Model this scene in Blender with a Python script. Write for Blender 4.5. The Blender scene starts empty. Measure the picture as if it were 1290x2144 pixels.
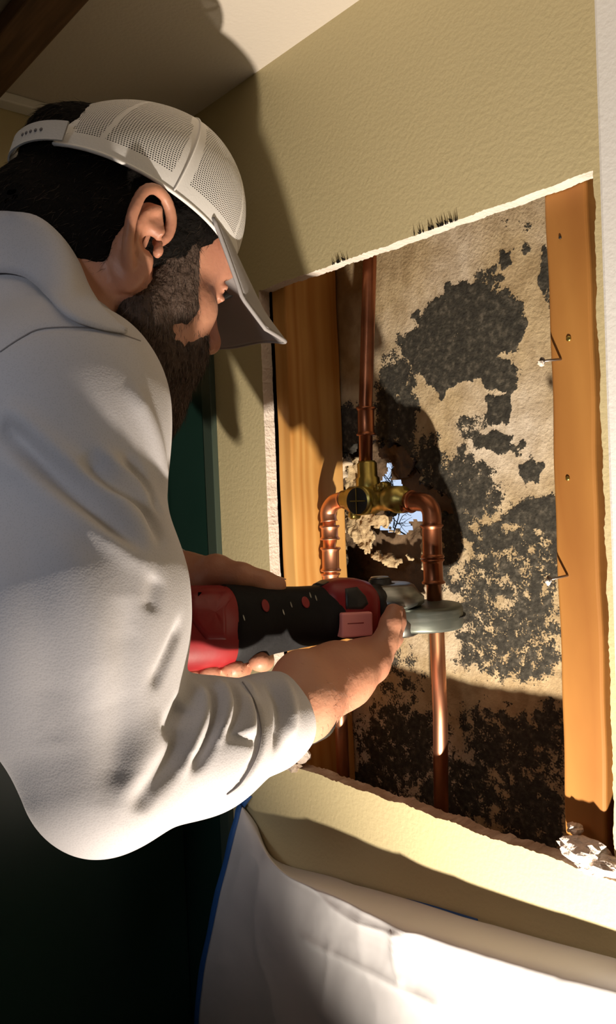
import bpy, bmesh, math, random
import numpy as np
from mathutils import Vector, Matrix
from mathutils.bvhtree import BVHTree
random.seed(7); RNG = np.random.default_rng(7)
S = bpy.context.scene
# ------------------------------------------------------------------ camera
A_ = math.radians(40.4); FPX = 1700.0
CAM = np.array([.36, -.61, 1.6]); PIT = math.atan(40/FPX); RHO = math.radians(2.3)
_F0 = np.array([-math.cos(A_), math.sin(A_), 0]); _Z = np.array([0, 0, 1.])
CF = _F0*math.cos(PIT) - _Z*math.sin(PIT); _R0 = np.cross(_F0, _Z); _U0 = np.cross(_R0, CF)
CR = _R0*math.cos(RHO) - _U0*math.sin(RHO); CU = _U0*math.cos(RHO) + _R0*math.sin(RHO)
cd = bpy.data.cameras.new('camera'); cam = bpy.data.objects.new('camera', cd); S.collection.objects.link(cam)
cd.sensor_fit = 'HORIZONTAL'; cd.sensor_width = 36; cd.lens = 36*FPX/1290; cd.clip_start = .02
cam.matrix_world = Matrix(((CR[0], CU[0], -CF[0], CAM[0]), (CR[1], CU[1], -CF[1], CAM[1]), (CR[2], CU[2], -CF[2], CAM[2]), (0, 0, 0, 1)))
S.camera = cam
S.view_settings.view_transform = 'Standard'; S.view_settings.look = 'None'; S.view_settings.gamma = 1
S.view_settings.use_curve_mapping = False; S.view_settings.exposure = 0
# ------------------------------------------------------------------ world and lights
w = bpy.data.worlds.new('sky'); S.world = w; w.use_nodes = True
w.node_tree.nodes['Background'].inputs[0].default_value = (.62, .76, 1, 1)
w.node_tree.nodes['Background'].inputs[1].default_value = .95
def lamp(name, kind, loc, energy, color, size=.05, target=None, sy=None):
    d = bpy.data.lights.new(name, kind); o = bpy.data.objects.new(name, d); S.collection.objects.link(o)
    d.energy = energy; d.color = color; o.location = loc
    if kind == 'AREA':
        d.size = size
        if sy: d.shape = 'RECTANGLE'; d.size_y = sy
    else: d.shadow_soft_size = size
    if target is not None:
        o.rotation_euler = (Vector(target)-Vector(loc)).to_track_quat('-Z', 'Y').to_euler()
    return o
LAMP = (.18, -.39, .85)
wl = lamp('work_light', 'SPOT', LAMP, 88.0, (1, .86, .70), .012, (-.15, .12, 1.75)); wl.data.spot_size = math.radians(83); wl.data.spot_blend = 1
fl = lamp('fill_light', 'SPOT', (.30, -1.25, 1.82), 13.0, (.90, .93, 1), .10, (-.43, -.38, 1.56)); fl.data.spot_size = math.radians(40); fl.data.spot_blend = .7  # added unseen fill spot to brighten the sleeve

# ------------------------------------------------------------------ helpers
def ray(x, y): return CF + CR*((x-645)/FPX) + CU*((1072-y)/FPX)
def P(x, y, d): return CAM + ray(x, y)*d
def PY(x, y, Y):
    v = ray(x, y); return CAM + v*((Y-CAM[1])/v[1])
def link(o, parent=None):
    S.collection.objects.link(o)
    if parent is not None: o.parent = parent
    return o
def tag(o, label=None, cat=None, group=None, kind=None):
    for k, v in (('label', label), ('category', cat), ('group', group), ('kind', kind)):
        if v: o[k] = v
    return o
def mobj(name, V, Fc, mats, parent=None, smooth=True, midx=None):
    me = bpy.data.meshes.new(name); me.from_pydata([tuple(map(float, v)) for v in V], [], [tuple(map(int, q)) for q in Fc])
    if not isinstance(mats, (list, tuple)): mats = [mats]
    for m in mats: me.materials.append(m)
    if smooth: me.polygons.foreach_set('use_smooth', [True]*len(me.polygons))
    if midx is not None: me.polygons.foreach_set('material_index', list(map(int, midx)))
    me.update(); o = bpy.data.objects.new(name, me); return link(o, parent)
def empty(name, loc=(0, 0, 0)):
    # things keep identity placement so that children can be given in world space
    o = bpy.data.objects.new(name, None); o.empty_display_size = .02; return link(o)
def bmo(name, bm, mat, parent=None, smooth=False, bevel=0, seg=2):
    if bevel: bmesh.ops.bevel(bm, geom=[e for e in bm.edges if len(e.link_faces) == 2 and e.calc_face_angle(0) > .5], offset=bevel, segments=seg, affect='EDGES', profile=.5)
    me = bpy.data.meshes.new(name); bm.to_mesh(me); bm.free(); me.materials.append(mat)
    if smooth: me.polygons.foreach_set('use_smooth', [True]*len(me.polygons))
    o = bpy.data.objects.new(name, me); return link(o, parent)
def box(bm, a, b, cuts=0):
    a = np.array(a, float); b = np.array(b, float)
    g = bmesh.ops.create_cube(bm, size=1)
    for v in g['verts']: v.co = Vector((a+b)/2 + np.array(v.co)*(b-a))
    return g
def frame_of(d):
    d = np.array(d, float); d /= np.linalg.norm(d)
    t = np.array([0, 0, 1.]) if abs(d[2]) < .9 else np.array([1., 0, 0])
    x = np.cross(t, d); x /= np.linalg.norm(x); y = np.cross(d, x); return x, y, d
def tube_path(pts, rad, n=16, cap=True):
    """sweep of a circle along points; rad scalar or list"""
    pts = [np.array(p, float) for p in pts]; m = len(pts)
    if np.isscalar(rad): rad = [rad]*m
    V = []; Fc = []; x = None
    for i, p in enumerate(pts):
        d = pts[min(i+1, m-1)]-pts[max(i-1, 0)]; d = d/(np.linalg.norm(d)+1e-12)
        if x is None: x, _, _ = frame_of(d)
        x = x - d*(x@d); x /= np.linalg.norm(x); y = np.cross(d, x)
        for k in range(n):
            t = 2*math.pi*k/n; V.append(p + rad[i]*(x*math.cos(t)+y*math.sin(t)))
    for i in range(m-1):
        for k in range(n):
            Fc.append((i*n+k, i*n+(k+1) % n, (i+1)*n+(k+1) % n, (i+1)*n+k))
    if cap: Fc.append(tuple(range(n-1, -1, -1))); Fc.append(tuple(range((m-1)*n, m*n)))
    return V, Fc
def lathe(base, axis, prof, n=32):
    """profile [(t along axis, r)]"""
    b = np.array(base, float); x, y, d = frame_of(axis)
    return tube_like([(b+d*t, r) for t, r in prof], x, y, n)
def tube_like(rings, x, y, n, sx=1, sy=1, p=2.0):
    V = []; Fc = []
    for c, r in rings:
        for k in range(n):
            t = 2*math.pi*k/n; ct, st = math.cos(t), math.sin(t)
            q = 2/p
            V.append(c + r*(x*sx*math.copysign(abs(ct)**q, ct)+y*sy*math.copysign(abs(st)**q, st)))
    m = len(rings)
    for i in range(m-1):
        for k in range(n): Fc.append((i*n+k, i*n+(k+1) % n, (i+1)*n+(k+1) % n, (i+1)*n+k))
    Fc.append(tuple(range(n-1, -1, -1))); Fc.append(tuple(range((m-1)*n, m*n)))
    return V, Fc
def merge(*parts):
    V = []; Fc = []
    for v, f in parts:
        o = len(V); V += list(v); Fc += [tuple(i+o for i in q) for q in f]
    return V, Fc
def catmull(pts, n):
    pts = np.array(pts, float); out = []
    m = len(pts)
    for s in np.linspace(0, m-1-1e-9, n):
        i = int(s); t = s-i
        p0, p1, p2, p3 = pts[max(i-1, 0)], pts[i], pts[min(i+1, m-1)], pts[min(i+2, m-1)]
        out.append(.5*((2*p1)+(-p0+p2)*t+(2*p0-5*p1+4*p2-p3)*t*t+(-p0+3*p1-3*p2+p3)*t**3))
    return np.array(out)
def vnoise(p, seed=0):
    """value noise, p (n,3) -> [-1,1]"""
    p = np.asarray(p, float); i = np.floor(p).astype(np.int64); f = p-i; f = f*f*(3-2*f); out = np.zeros(len(p))
    for dx in (0, 1):
        for dy in (0, 1):
            for dz in (0, 1):
                h = ((i[:, 0]+dx)*374761393 + (i[:, 1]+dy)*668265263 + (i[:, 2]+dz)*2147483647 + seed*974711) & 0xffffffff
                h = ((h ^ (h >> 13))*1274126177) & 0xffffffff; h = (h ^ (h >> 16)) & 0xffff
                wgt = (f[:, 0] if dx else 1-f[:, 0])*(f[:, 1] if dy else 1-f[:, 1])*(f[:, 2] if dz else 1-f[:, 2])
                out += wgt*(h/32767.5-1)
    return out
def fbm(p, o=4, seed=0):
    p = np.asarray(p, float); s = 0; a = .5
    for k in range(o): s = s + a*vnoise(p*2**k, seed+k); a *= .5
    return s

# ------------------------------------------------------------------ materials
def mat(name, col, rough=.6, metal=0, noise=None, bump=None, spec=.5, coord='Object', sss=0, **kw):
    """noise=(scale, col2, lo, hi, stretch)  bump=(scale, strength, dist, stretch)"""
    m = bpy.data.materials.new(name); m.use_nodes = True; nt = m.node_tree; N = nt.nodes; L = nt.links
    b = N['Principled BSDF']; b.inputs['Base Color'].default_value = (*col, 1); b.inputs['Roughness'].default_value = rough
    b.inputs['Metallic'].default_value = metal; b.inputs['Specular IOR Level'].default_value = spec
    if sss: b.inputs['Subsurface Weight'].default_value = sss; b.inputs['Subsurface Radius'].default_value = (.012, .004, .002); b.inputs['Subsurface Scale'].default_value = .4
    tc = N.new('ShaderNodeTexCoord')
    def tex(scale, stretch=(1, 1, 1), detail=4, typ='ShaderNodeTexNoise'):
        mp = N.new('ShaderNodeMapping'); L.new(tc.outputs[coord], mp.inputs[0]); mp.inputs['Scale'].default_value = stretch
        t = N.new(typ); L.new(mp.outputs[0], t.inputs['Vector']); t.inputs['Scale'].default_value = scale
        if 'Detail' in t.inputs: t.inputs['Detail'].default_value = detail
        return t
    if noise:
        sc, c2, lo, hi = noise[:4]; st = noise[4] if len(noise) > 4 else (1, 1, 1)
        t = tex(sc, st); r = N.new('ShaderNodeValToRGB'); L.new(t.outputs['Fac'], r.inputs[0])
        r.color_ramp.elements[0].position = lo; r.color_ramp.elements[1].position = hi
        r.color_ramp.elements[0].color = (*col, 1); r.color_ramp.elements[1].color = (*c2, 1)
        L.new(r.outputs[0], b.inputs['Base Color'])
    if bump:
        sc, stg, dist = bump[:3]; st = bump[3] if len(bump) > 3 else (1, 1, 1)
        t = tex(sc, st, 3); bp = N.new('ShaderNodeBump'); bp.inputs['Strength'].default_value = stg; bp.inputs['Distance'].default_value = dist
        L.new(t.outputs['Fac'], bp.inputs['Height']); L.new(bp.outputs[0], b.inputs['Normal'])
    return m
M = {}
M['paint'] = mat('olive_wall_paint', (.55, .475, .275), .62, noise=(3, (.59, .51, .30), .35, .7), bump=(210, .45, .0011))
M['ceil'] = mat('ceiling_paint', (.66, .60, .52), .8, bump=(220, .35, .0015))
M['white'] = mat('white_trim_paint', (.86, .86, .86), .45, bump=(260, .3, .001))
M['gyp'] = mat('gypsum_core', (.78, .70, .62), .9, noise=(60, (.62, .54, .47), .5, .8), bump=(300, .8, .002))
M['paper'] = mat('torn_paper', (.36, .27, .20), .9, noise=(50, (.55, .46, .38), .45, .75), bump=(200, .8, .002))
M['green'] = mat('dark_green_gloss', (.009, .030, .023), .3, noise=(5, (.013, .038, .029), .3, .7))
M['green2'] = mat('green_edge', (.045, .065, .050), .4)
M['brownw'] = mat('brown_stained_wood', (.20, .10, .045), .6, noise=(10, (.10, .05, .022), .3, .7, (1, 12, 12)))
M['outside'] = mat('fibre_sheathing', (.17, .11, .06), .9, noise=(25, (.10, .065, .04), .3, .7), bump=(90, .8, .004))
M['torn'] = mat('torn_sheathing', (.52, .40, .23), .9, noise=(70, (.33, .23, .12), .45, .75), bump=(130, 1, .004))
M['twig'] = mat('twig_bark', (.03, .028, .03), .9)
M['copper'] = mat('copper', (.90, .44, .27), .40, 1, noise=(35, (.55, .22, .11), .45, .8, (1, 1, .3)), bump=(60, .12, .001))
M['coppero'] = mat('oxidised_copper', (.42, .16, .08), .36, 1, noise=(28, (.22, .08, .04), .4, .75), bump=(60, .15, .001))
M['solder'] = mat('solder', (.75, .62, .50), .3, 1)
M['brass'] = mat('valve_brass', (.52, .42, .12), .36, 1, noise=(60, (.30, .23, .07), .4, .8), bump=(120, .2, .001))
M['black'] = mat('black_plastic', (.012, .012, .012), .45)
M['rubber'] = mat('grip_rubber', (.011, .011, .012), .62, noise=(40, (.018, .018, .020), .5, .8), bump=(300, .4, .0008, (1, 1, 1)), spec=.15)
M['red'] = mat('red_plastic', (.25, .010, .014), .42, noise=(22, (.17, .009, .012), .45, .75), bump=(200, .15, .0005))
M['pink'] = mat('worn_red_plate', (.82, .30, .27), .5, noise=(25, (.85, .42, .38), .5, .75))
M['steel'] = mat('dull_steel', (.35, .36, .34), .38, 1, noise=(30, (.22, .23, .21), .4, .7, (1, 1, 6)), bump=(90, .15, .0008))
M['guard'] = mat('greenish_guard_metal', (.17, .19, .165), .42, .7, noise=(24, (.30, .32, .29), .5, .8, (1, 1, 8)), bump=(80, .15, .0008))
M['disc'] = mat('abrasive_disc', (.02, .02, .02), .8, bump=(400, .6, .001))
M['sheet'] = mat('white_plastic_sheet', (.64, .645, .67), .45, noise=(6, (.60, .60, .63), .4, .8), bump=(14, .35, .01))
M['tape'] = mat('blue_masking_tape', (.015, .085, .30), .6, bump=(150, .3, .001))
M['nail'] = mat('nail_steel', (.25, .22, .2), .4, 1)
M['debris'] = mat('plaster_debris', (.74, .66, .60), .9, noise=(45, (.45, .36, .30), .55, .75), bump=(140, 1, .004))
M['hair'] = mat('dark_hair', (.007, .006, .005), .55, spec=.2)
M['hairb'] = mat('dark_hair_mass', (.006, .005, .0045), .85, bump=(120, 1, .004), spec=.08)
M['beardb'] = mat('beard_shadow_skin', (.055, .032, .022), .8, bump=(200, 1, .003))
M['thread'] = mat('grey_seam_thread', (.22, .21, .22), .8)
M['eye'] = mat('eye_white', (.6, .55, .5), .3)
M['jeans'] = mat('dark_trousers', (.03, .035, .05), .9, bump=(300, .5, .001))
M['capw'] = mat('white_cap_cloth', (.76, .755, .75), .75, bump=(500, .3, .0006))
M['brim'] = mat('grey_brim_cloth', (.30, .285, .29), .8, bump=(500, .3, .0006))
M['brimt'] = mat('dark_brim_top', (.05, .048, .05), .6)

def skin_mat():
    m = mat('skin', (.50, .245, .155), .48, noise=(14, (.40, .17, .11), .38, .72), bump=(260, .35, .0011), sss=.12)
    return m
M['skin'] = skin_mat()
def shirt_mat():
    m = mat('grey_knit_polo', (.56, .545, .57), .75, spec=.25)
    nt = m.node_tree; N = nt.nodes; L = nt.links; b = N['Principled BSDF']
    tc = N.new('ShaderNodeTexCoord'); v = N.new('ShaderNodeTexVoronoi'); v.inputs['Scale'].default_value = 720
    L.new(tc.outputs['Object'], v.inputs['Vector'])
    r = N.new('ShaderNodeValToRGB'); L.new(v.outputs['Distance'], r.inputs[0])
    r.color_ramp.elements[0].color = (.40, .39, .41, 1); r.color_ramp.elements[1].color = (.47, .46, .485, 1); r.color_ramp.elements[1].position = .45
    L.new(r.outputs[0], b.inputs['Base Color'])
    bp = N.new('ShaderNodeBump'); bp.inputs['Strength'].default_value = .18; bp.inputs['Distance'].default_value = .0004
    L.new(v.outputs['Distance'], bp.inputs['Height']); L.new(bp.outputs[0], b.inputs['Normal'])
    b.inputs['Sheen Weight'].default_value = .15
    return m
M['shirt'] = shirt_mat()
def mesh_cap_mat():
    m = mat('cap_mesh', (.76, .755, .745), .75)
    nt = m.node_tree; N = nt.nodes; L = nt.links; b = N['Principled BSDF']; out = N['Material Output']
    uv = N.new('ShaderNodeUVMap'); sx = N.new('ShaderNodeSeparateXYZ'); L.new(uv.outputs[0], sx.inputs[0])
    def math_(op, a, c=None):
        n = N.new('ShaderNodeMath'); n.operation = op
        for i, q in enumerate((a, c)):
            if q is None: continue
            if isinstance(q, (int, float)): n.inputs[i].default_value = q
            else: L.new(q, n.inputs[i])
        return n.outputs[0]
    # staggered dots: uv in units of hole pitch
    v = sx.outputs[1]; row = math_('FLOOR', v); odd = math_('MULTIPLY', math_('MODULO', row, 2.0), .5)
    fu = math_('SUBTRACT', math_('FRACT', math_('ADD', sx.outputs[0], odd)), .5); fv = math_('SUBTRACT', math_('FRACT', v), .5)
    d = math_('SQRT', math_('ADD', math_('MULTIPLY', fu, fu), math_('MULTIPLY', fv, fv)))
    hole = math_('LESS_THAN', d, .29)
    tr = N.new('ShaderNodeBsdfTransparent'); mx = N.new('ShaderNodeMixShader')
    L.new(hole, mx.inputs[0]); L.new(b.outputs[0], mx.inputs[1]); L.new(tr.outputs[0], mx.inputs[2]); L.new(mx.outputs[0], out.inputs['Surface'])
    return m
M['capmesh'] = mesh_cap_mat()
def wood_mat(name, c1, c2, seed, ring=18.0, knots=True):
    m = mat(name, c1, .62); nt = m.node_tree; N = nt.nodes; L = nt.links; b = N['Principled BSDF']
    tc = N.new('ShaderNodeTexCoord'); mp = N.new('ShaderNodeMapping'); L.new(tc.outputs['Object'], mp.inputs[0])
    mp.inputs['Scale'].default_value = (1, 1, .045); mp.inputs['Location'].default_value = (seed, seed*.7, 0)
    n = N.new('ShaderNodeTexNoise'); n.inputs['Scale'].default_value = ring; n.inputs['Detail'].default_value = 2; n.inputs['Distortion'].default_value = .4
    L.new(mp.outputs[0], n.inputs['Vector'])
    mul = N.new('ShaderNodeMath'); mul.operation = 'MULTIPLY'; mul.inputs[1].default_value = 14; L.new(n.outputs['Fac'], mul.inputs[0])
    fr = N.new('ShaderNodeMath'); fr.operation = 'PINGPONG'; fr.inputs[1].default_value = 1; L.new(mul.outputs[0], fr.inputs[0])
    r = N.new('ShaderNodeValToRGB'); L.new(fr.outputs[0], r.inputs[0])
    r.color_ramp.elements[0].color = (*c1, 1); r.color_ramp.elements[0].position = .15; r.color_ramp.elements[1].color = (*c2, 1); r.color_ramp.elements[1].position = 1
    mp2 = N.new('ShaderNodeMapping'); L.new(tc.outputs['Object'], mp2.inputs[0]); mp2.inputs['Scale'].default_value = (1, 1, .35)
    n2 = N.new('ShaderNodeTexNoise'); n2.inputs['Scale'].default_value = 14; n2.inputs['Detail'].default_value = 5; L.new(mp2.outputs[0], n2.inputs['Vector'])
    r2 = N.new('ShaderNodeValToRGB'); r2.color_ramp.elements[0].position = .35; r2.color_ramp.elements[1].position = .7
    r2.color_ramp.elements[0].color = (.78, .72, .66, 1); r2.color_ramp.elements[1].color = (1, 1, 1, 1); L.new(n2.outputs['Fac'], r2.inputs[0])
    mx = N.new('ShaderNodeMixRGB'); mx.blend_type = 'MULTIPLY'; mx.inputs[0].default_value = 1
    L.new(r.outputs[0], mx.inputs[1]); L.new(r2.outputs[0], mx.inputs[2]); L.new(mx.outputs[0], b.inputs['Base Color'])
    bp = N.new('ShaderNodeBump'); bp.inputs['Strength'].default_value = .15; bp.inputs['Distance'].default_value = .001
    L.new(fr.outputs[0], bp.inputs['Height']); L.new(bp.outputs[0], b.inputs['Normal'])
    return m
M['stud'] = wood_mat('pine_stud', (.76, .43, .13), (.60, .28, .06), 3.1)
M['stud2'] = wood_mat('old_pine_stud', (.46, .215, .050), (.36, .15, .030), 8.3, 9)

# ------------------------------------------------------------------ the room
CEIL = 2.108; XE = -.66; OX0, OX1, OZ0, OZ1 = -.433, .014, 1.271, 1.849; TH = .016; YB = .105
def setting(o): o['kind'] = 'structure'; return o
def slab(name, a, b, m):
    bm = bmesh.new(); box(bm, a, b); return setting(bmo(name, bm, m))
slab('floor', (XE-.1, -2.5, -.05), (1.7, .0, 0), mat('floor_tile', (.10, .09, .085), .5))
slab('ceiling', (XE-.1, -2.5, CEIL), (1.7, .02, CEIL+.05), M['ceil'])
slab('wall_left', (XE-.1, -2.5, 0), (XE, .02, CEIL), M['paint'])
slab('wall_right', (1.6, -2.5, 0), (1.7, .02, CEIL), M['brownw'])
slab('wall_front', (XE-.1, -2.6, 0), (1.7, -2.5, CEIL), M['brownw'])
# wall with the cut-out: jagged perimeter
def rag(t, amp, seed, fr=45): return amp*(fbm(np.array([[t*fr, seed+.37, .2]]), 2, seed)[0]*1.4+.7*fbm(np.array([[t*340, seed+.61, .7]]), 3, seed+9)[0])
per = []
n1 = 260
for i in range(n1): t = i/n1; x = OX0+(OX1-OX0)*t; per.append((x, OZ0+rag(x, .0026, 1), 'b'))
for i in range(n1): t = i/n1; z = OZ0+(OZ1-OZ0)*t; per.append((OX1+rag(z, .0022, 2), z, 'r'))
for i in range(n1): t = i/n1; x = OX1+(OX0-OX1)*t; per.append((x, OZ1+rag(x, .0020, 3), 't'))
for i in range(n1): t = i/n1; z = OZ1+(OZ0-OZ1)*t; per.append((OX0+rag(z, .0012, 4), z, 'l'))
oX0, oX1, oZ0, oZ1 = XE, 1.6, 0, CEIL
cx, cz = (OX0+OX1)/2, (OZ0+OZ1)/2
V = []; Fc = []; mi = []
n = len(per)
def outp(x, z, s):
    if s in 'bt':
        t = (x-OX0)/(OX1-OX0); t = min(max(t, 0), 1); return (oX0+(oX1-oX0)*t, oZ0 if s == 'b' else oZ1)
    t = (z-OZ0)/(OZ1-OZ0); t = min(max(t, 0), 1); return (oX1 if s == 'r' else oX0, oZ0+(oZ1-oZ0)*t)
for x, z, s in per:
    ox, oz = outp(x, z, s)
    mx_, mz_ = (x, OZ0-.014) if s == 'b' else (x, OZ1+.014) if s == 't' else (OX1+.010, z) if s == 'r' else (OX0-.014, z)
    if s in 'bt': tt_ = (x-OX0)/(OX1-OX0); mx_ = OX0-.014+(OX1-OX0+.024)*tt_
    else: tt_ = (z-OZ0)/(OZ1-OZ0); mz_ = OZ0-.014+(OZ1-OZ0+.028)*tt_
    back = .0035 if s in 'b' else .0015
    ra_ = .25 if s == 'l' else 1
    V += [(ox, 0, oz), (mx_, 0, mz_), (x, 0, z), (x+(rag(x+z, .0006*ra_, 9)), TH*.5, z+rag(x-z, .0009*ra_, 8)), (x, TH, z + (0 if s != 'b' else .003*abs(rag(x, 1, 6)))), (ox, TH, oz)]
for i in range(n):
    j = (i+1) % n
    for k, m_ in ((0, 0), (1, 0), (2, 1), (3, 1), (4, 2)):
        Fc.append((i*6+k, j*6+k, j*6+k+1, i*6+k+1))
        mi.append(3 if (m_ == 1 and per[i][2] == 'b') else m_)
wb = setting(mobj('wall_back', V, Fc, [M['paint'], M['gyp'], M['gyp'], M['paper']], smooth=False, midx=mi))
# paint paper fibres standing along the top cut
V = []; Fc = []
for k in range(42):
    cxp = random.choice([905, 918, 895, 685, 690, 700, 880, 930, 860]) + random.gauss(0, 9)
    zt = OZ1; p = PY(cxp, 0, 0); x = p[0]
    h = random.uniform(.0008, .0042); dx = random.uniform(-.002, .002); wd = random.uniform(.0003, .0008)
    o = len(V); V += [(x-wd, -.0012, zt-.001), (x+wd, -.0012, zt-.001), (x+dx, -.0035, zt+h), (x, -.0001, zt+h*.5)]; Fc += [(o, o+1, o+2), (o+1, o+3, o+2), (o+3, o, o+2)]
tag(mobj('torn_paper_fibres', V, Fc, M['hair'], smooth=False), 'dark frayed paper fibres along the upper edge of the wall cut-out', 'fibres', kind='stuff')
# green panelling: main wall strip and lower end wall
def trim(nm, a, b, m, bev=.001):
    bm = bmesh.new(); box(bm, a, b); return setting(bmo(nm, bm, m, bevel=bev))
trim('trim_1', (XE, -.006, 0), (-.556, .0, 1.85), M['green'])
trim('trim_2', (-.556, -.009, 0), (-.535, .0, 1.85), M['green2'])
trim('trim_3', (XE, -2.3, 0), (XE+.006, -.0075, 1.75), M['green'])
trim('trim_4', (.026, -.014, 0), (.10, .0, CEIL), M['white'], .003)
trim('trim_5', (XE, -2.3, CEIL-.012), (XE+.024, -.03, CEIL), M['white'], .002)
trim('trim_6', (XE, -.285, CEIL-.02), (1.55, -.236, CEIL), M['brownw'], .002)

# ------------------------------------------------------------------ mouldy board at the back of the cavity
gx0, gx1, gz0, gz1 = -.52, .06, 1.15, 1.98; st = .0028
xs = np.arange(gx0, gx1, st); zs = np.arange(gz0, gz1, st)
GX, GZ = np.meshgrid(xs, zs, indexing='ij')
def topix(X, Y, Z_):
    v0 = X-CAM[0]; v1 = Y-CAM[1]; v2 = Z_-CAM[2]
    d = v0*CF[0]+v1*CF[1]+v2*CF[2]
    return 645+FPX*(v0*CR[0]+v1*CR[1]+v2*CR[2])/d, 1072-FPX*(v0*CU[0]+v1*CU[1]+v2*CU[2])/d
PXg, PYg = topix(GX, YB, GZ)
def polydist(px, py, poly):
    """signed distance (px, inside positive)"""
    poly = np.array(poly, float); ins = np.zeros(px.shape, bool); dm = np.full(px.shape, 1e9)
    for i in range(len(poly)):
        x1, y1 = poly[i-1]; x2, y2 = poly[i]
        c = ((y1 > py) != (y2 > py)) & (px < (x2-x1)*(py-y1)/(y2-y1+1e-9)+x1); ins ^= c
        ex, ey = x2-x1, y2-y1; t = np.clip(((px-x1)*ex+(py-y1)*ey)/(ex*ex+ey*ey+1e-9), 0, 1)
        dm = np.minimum(dm, np.hypot(px-x1-t*ex, py-y1-t*ey))
    return np.where(ins, dm, -dm)
G3 = np.stack([GX.ravel(), np.zeros(GX.size), GZ.ravel()], 1)
nz = (fbm(G3*38, 5, 11)).reshape(GX.shape); nz2 = (fbm(G3*120, 4, 17)).reshape(GX.shape); nz3 = fbm(G3*14, 4, 23).reshape(GX.shape)
holep = [(716, 938), (745, 930), (790, 918), (835, 925), (862, 955), (885, 1000), (935, 1040), (946, 1075), (900, 1085), (880, 1110), (885, 1240), (700, 1240), (712, 1150), (706, 1060), (712, 990)]
hs = polydist(PXg, PYg, holep) + nz*16
mold_shade = np.zeros(GX.shape)
def blob(cx_, cy_, rx, ry, a=1.0, soft=.5):
    d = np.hypot((PXg-cx_)/rx, (PYg-cy_)/ry); return a*np.clip((1.0-d)/soft+.5, 0, 1)
def addp(poly, a=1.0, soft=12):
    global mold_shade
    mold_shade = np.maximum(mold_shade, a*np.clip(polydist(PXg+nz*30, PYg+nz2*16, poly)/soft+.6, 0, 1))
addp([(848, 705), (872, 690), (868, 668), (892, 640), (918, 628), (930, 600), (965, 585), (1000, 596), (1030, 606), (1052, 640), (1072, 655), (1100, 668), (1105, 690), (1075, 725), (1048, 752), (1075, 765), (1088, 800), (1060, 830), (1020, 800), (985, 795), (935, 835), (925, 815), (890, 812), (868, 770), (850, 740)], 1.0)
addp([(1015, 620), (1055, 600), (1100, 650), (1085, 680)], .8)
addp([(960, 640), (1000, 560), (1040, 575), (1045, 640)], .62)
addp([(1010, 830), (1060, 826), (1080, 850), (1062, 885), (1035, 895), (1012, 870)], .95)
addp([(1000, 915), (1035, 906), (1078, 912), (1070, 945), (1040, 950), (1005, 935)], .95)
addp([(1075, 930), (1105, 925), (1098, 955), (1080, 955)], .9)
addp([(1082, 975), (1120, 958), (1142, 975), (1138, 1005), (1105, 1018), (1085, 1000)], .98)
addp([(1110, 545), (1135, 520), (1152, 530), (1152, 650), (1120, 600)], .9)
addp([(1040, 530), (1065, 525), (1065, 560), (1040, 565)], .75); addp([(1020, 560), (1040, 560), (1030, 580), (1015, 575)], .7)
addp([(1075, 505), (1110, 500), (1112, 530), (1080, 535)], .7)
addp([(1060, 1075), (1110, 1040), (1180, 1045), (1180, 1130), (1120, 1120), (1075, 1095), (1045, 1100)], 1, 25)
addp([(920, 980), (975, 925), (1010, 960), (1050, 1000), (1060, 1060), (1000, 1090), (960, 1160), (960, 1240), (930, 1240), (880, 1000)], .84, 45)
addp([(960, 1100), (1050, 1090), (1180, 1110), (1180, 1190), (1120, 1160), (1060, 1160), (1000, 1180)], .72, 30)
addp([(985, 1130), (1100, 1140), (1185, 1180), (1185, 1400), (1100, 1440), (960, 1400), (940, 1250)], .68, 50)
mold_shade = np.maximum(mold_shade, blob(985, 895, 48, 32, .55, .8)); mold_shade = np.maximum(mold_shade, blob(1100, 1300, 70, 60, .62, .9)); mold_shade = np.maximum(mold_shade, blob(1010, 1330, 45, 60, .62, .9))
mold_shade = np.maximum(mold_shade, blob(1080, 1200, 60, 30, .66, .9)); mold_shade = np.maximum(mold_shade, blob(840, 1420, 70, 80, .52, .9)); mold_shade = np.maximum(mold_shade, blob(800, 1330, 60, 80, .5, .9))
mold_shade = np.maximum(mold_shade, blob(740, 900, 42, 60, .95, .6)); mold_shade = np.maximum(mold_shade, blob(830, 860, 50, 130, .85, .6)); mold_shade = np.maximum(mold_shade, blob(895, 1010, 45, 110, .8, .6))  # last blob: mould added partly as painted shadow beside the right pipe
mold_shade = np.maximum(mold_shade, blob(1070, 470, 60, 40, .30, .9)); mold_shade = np.maximum(mold_shade, blob(1080, 760, 40, 55, .35, .9)); mold_shade = np.maximum(mold_shade, blob(720, 1280, 60, 200, .5, .9))
for q_ in ((1080, 1570, 110, 90, .78), (840, 1560, 110, 110, .78), (960, 1660, 110, 90, .76), (1120, 1710, 100, 110, .8), (780, 1680, 100, 110, .78), (1010, 1510, 70, 50, .62), (1150, 1520, 60, 60, .7)): mold_shade = np.maximum(mold_shade, blob(*q_, .9))  # low blobs paint the lamp shadow into the board as extra mould
# material attribute holds the mould plus the shade painted as mould; the patchy edge comes from noise
mold_shade = np.clip(mold_shade, 0, 1)
yoff = -.0007*np.clip(mold_shade*1.5-.3, 0, 1)+.0012*nz3
keep = hs < 0
idx = -np.ones(GX.shape, int); idx.ravel()[:] = np.arange(GX.size)
V = np.stack([GX, YB+yoff, GZ], -1).reshape(-1, 3)
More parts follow.
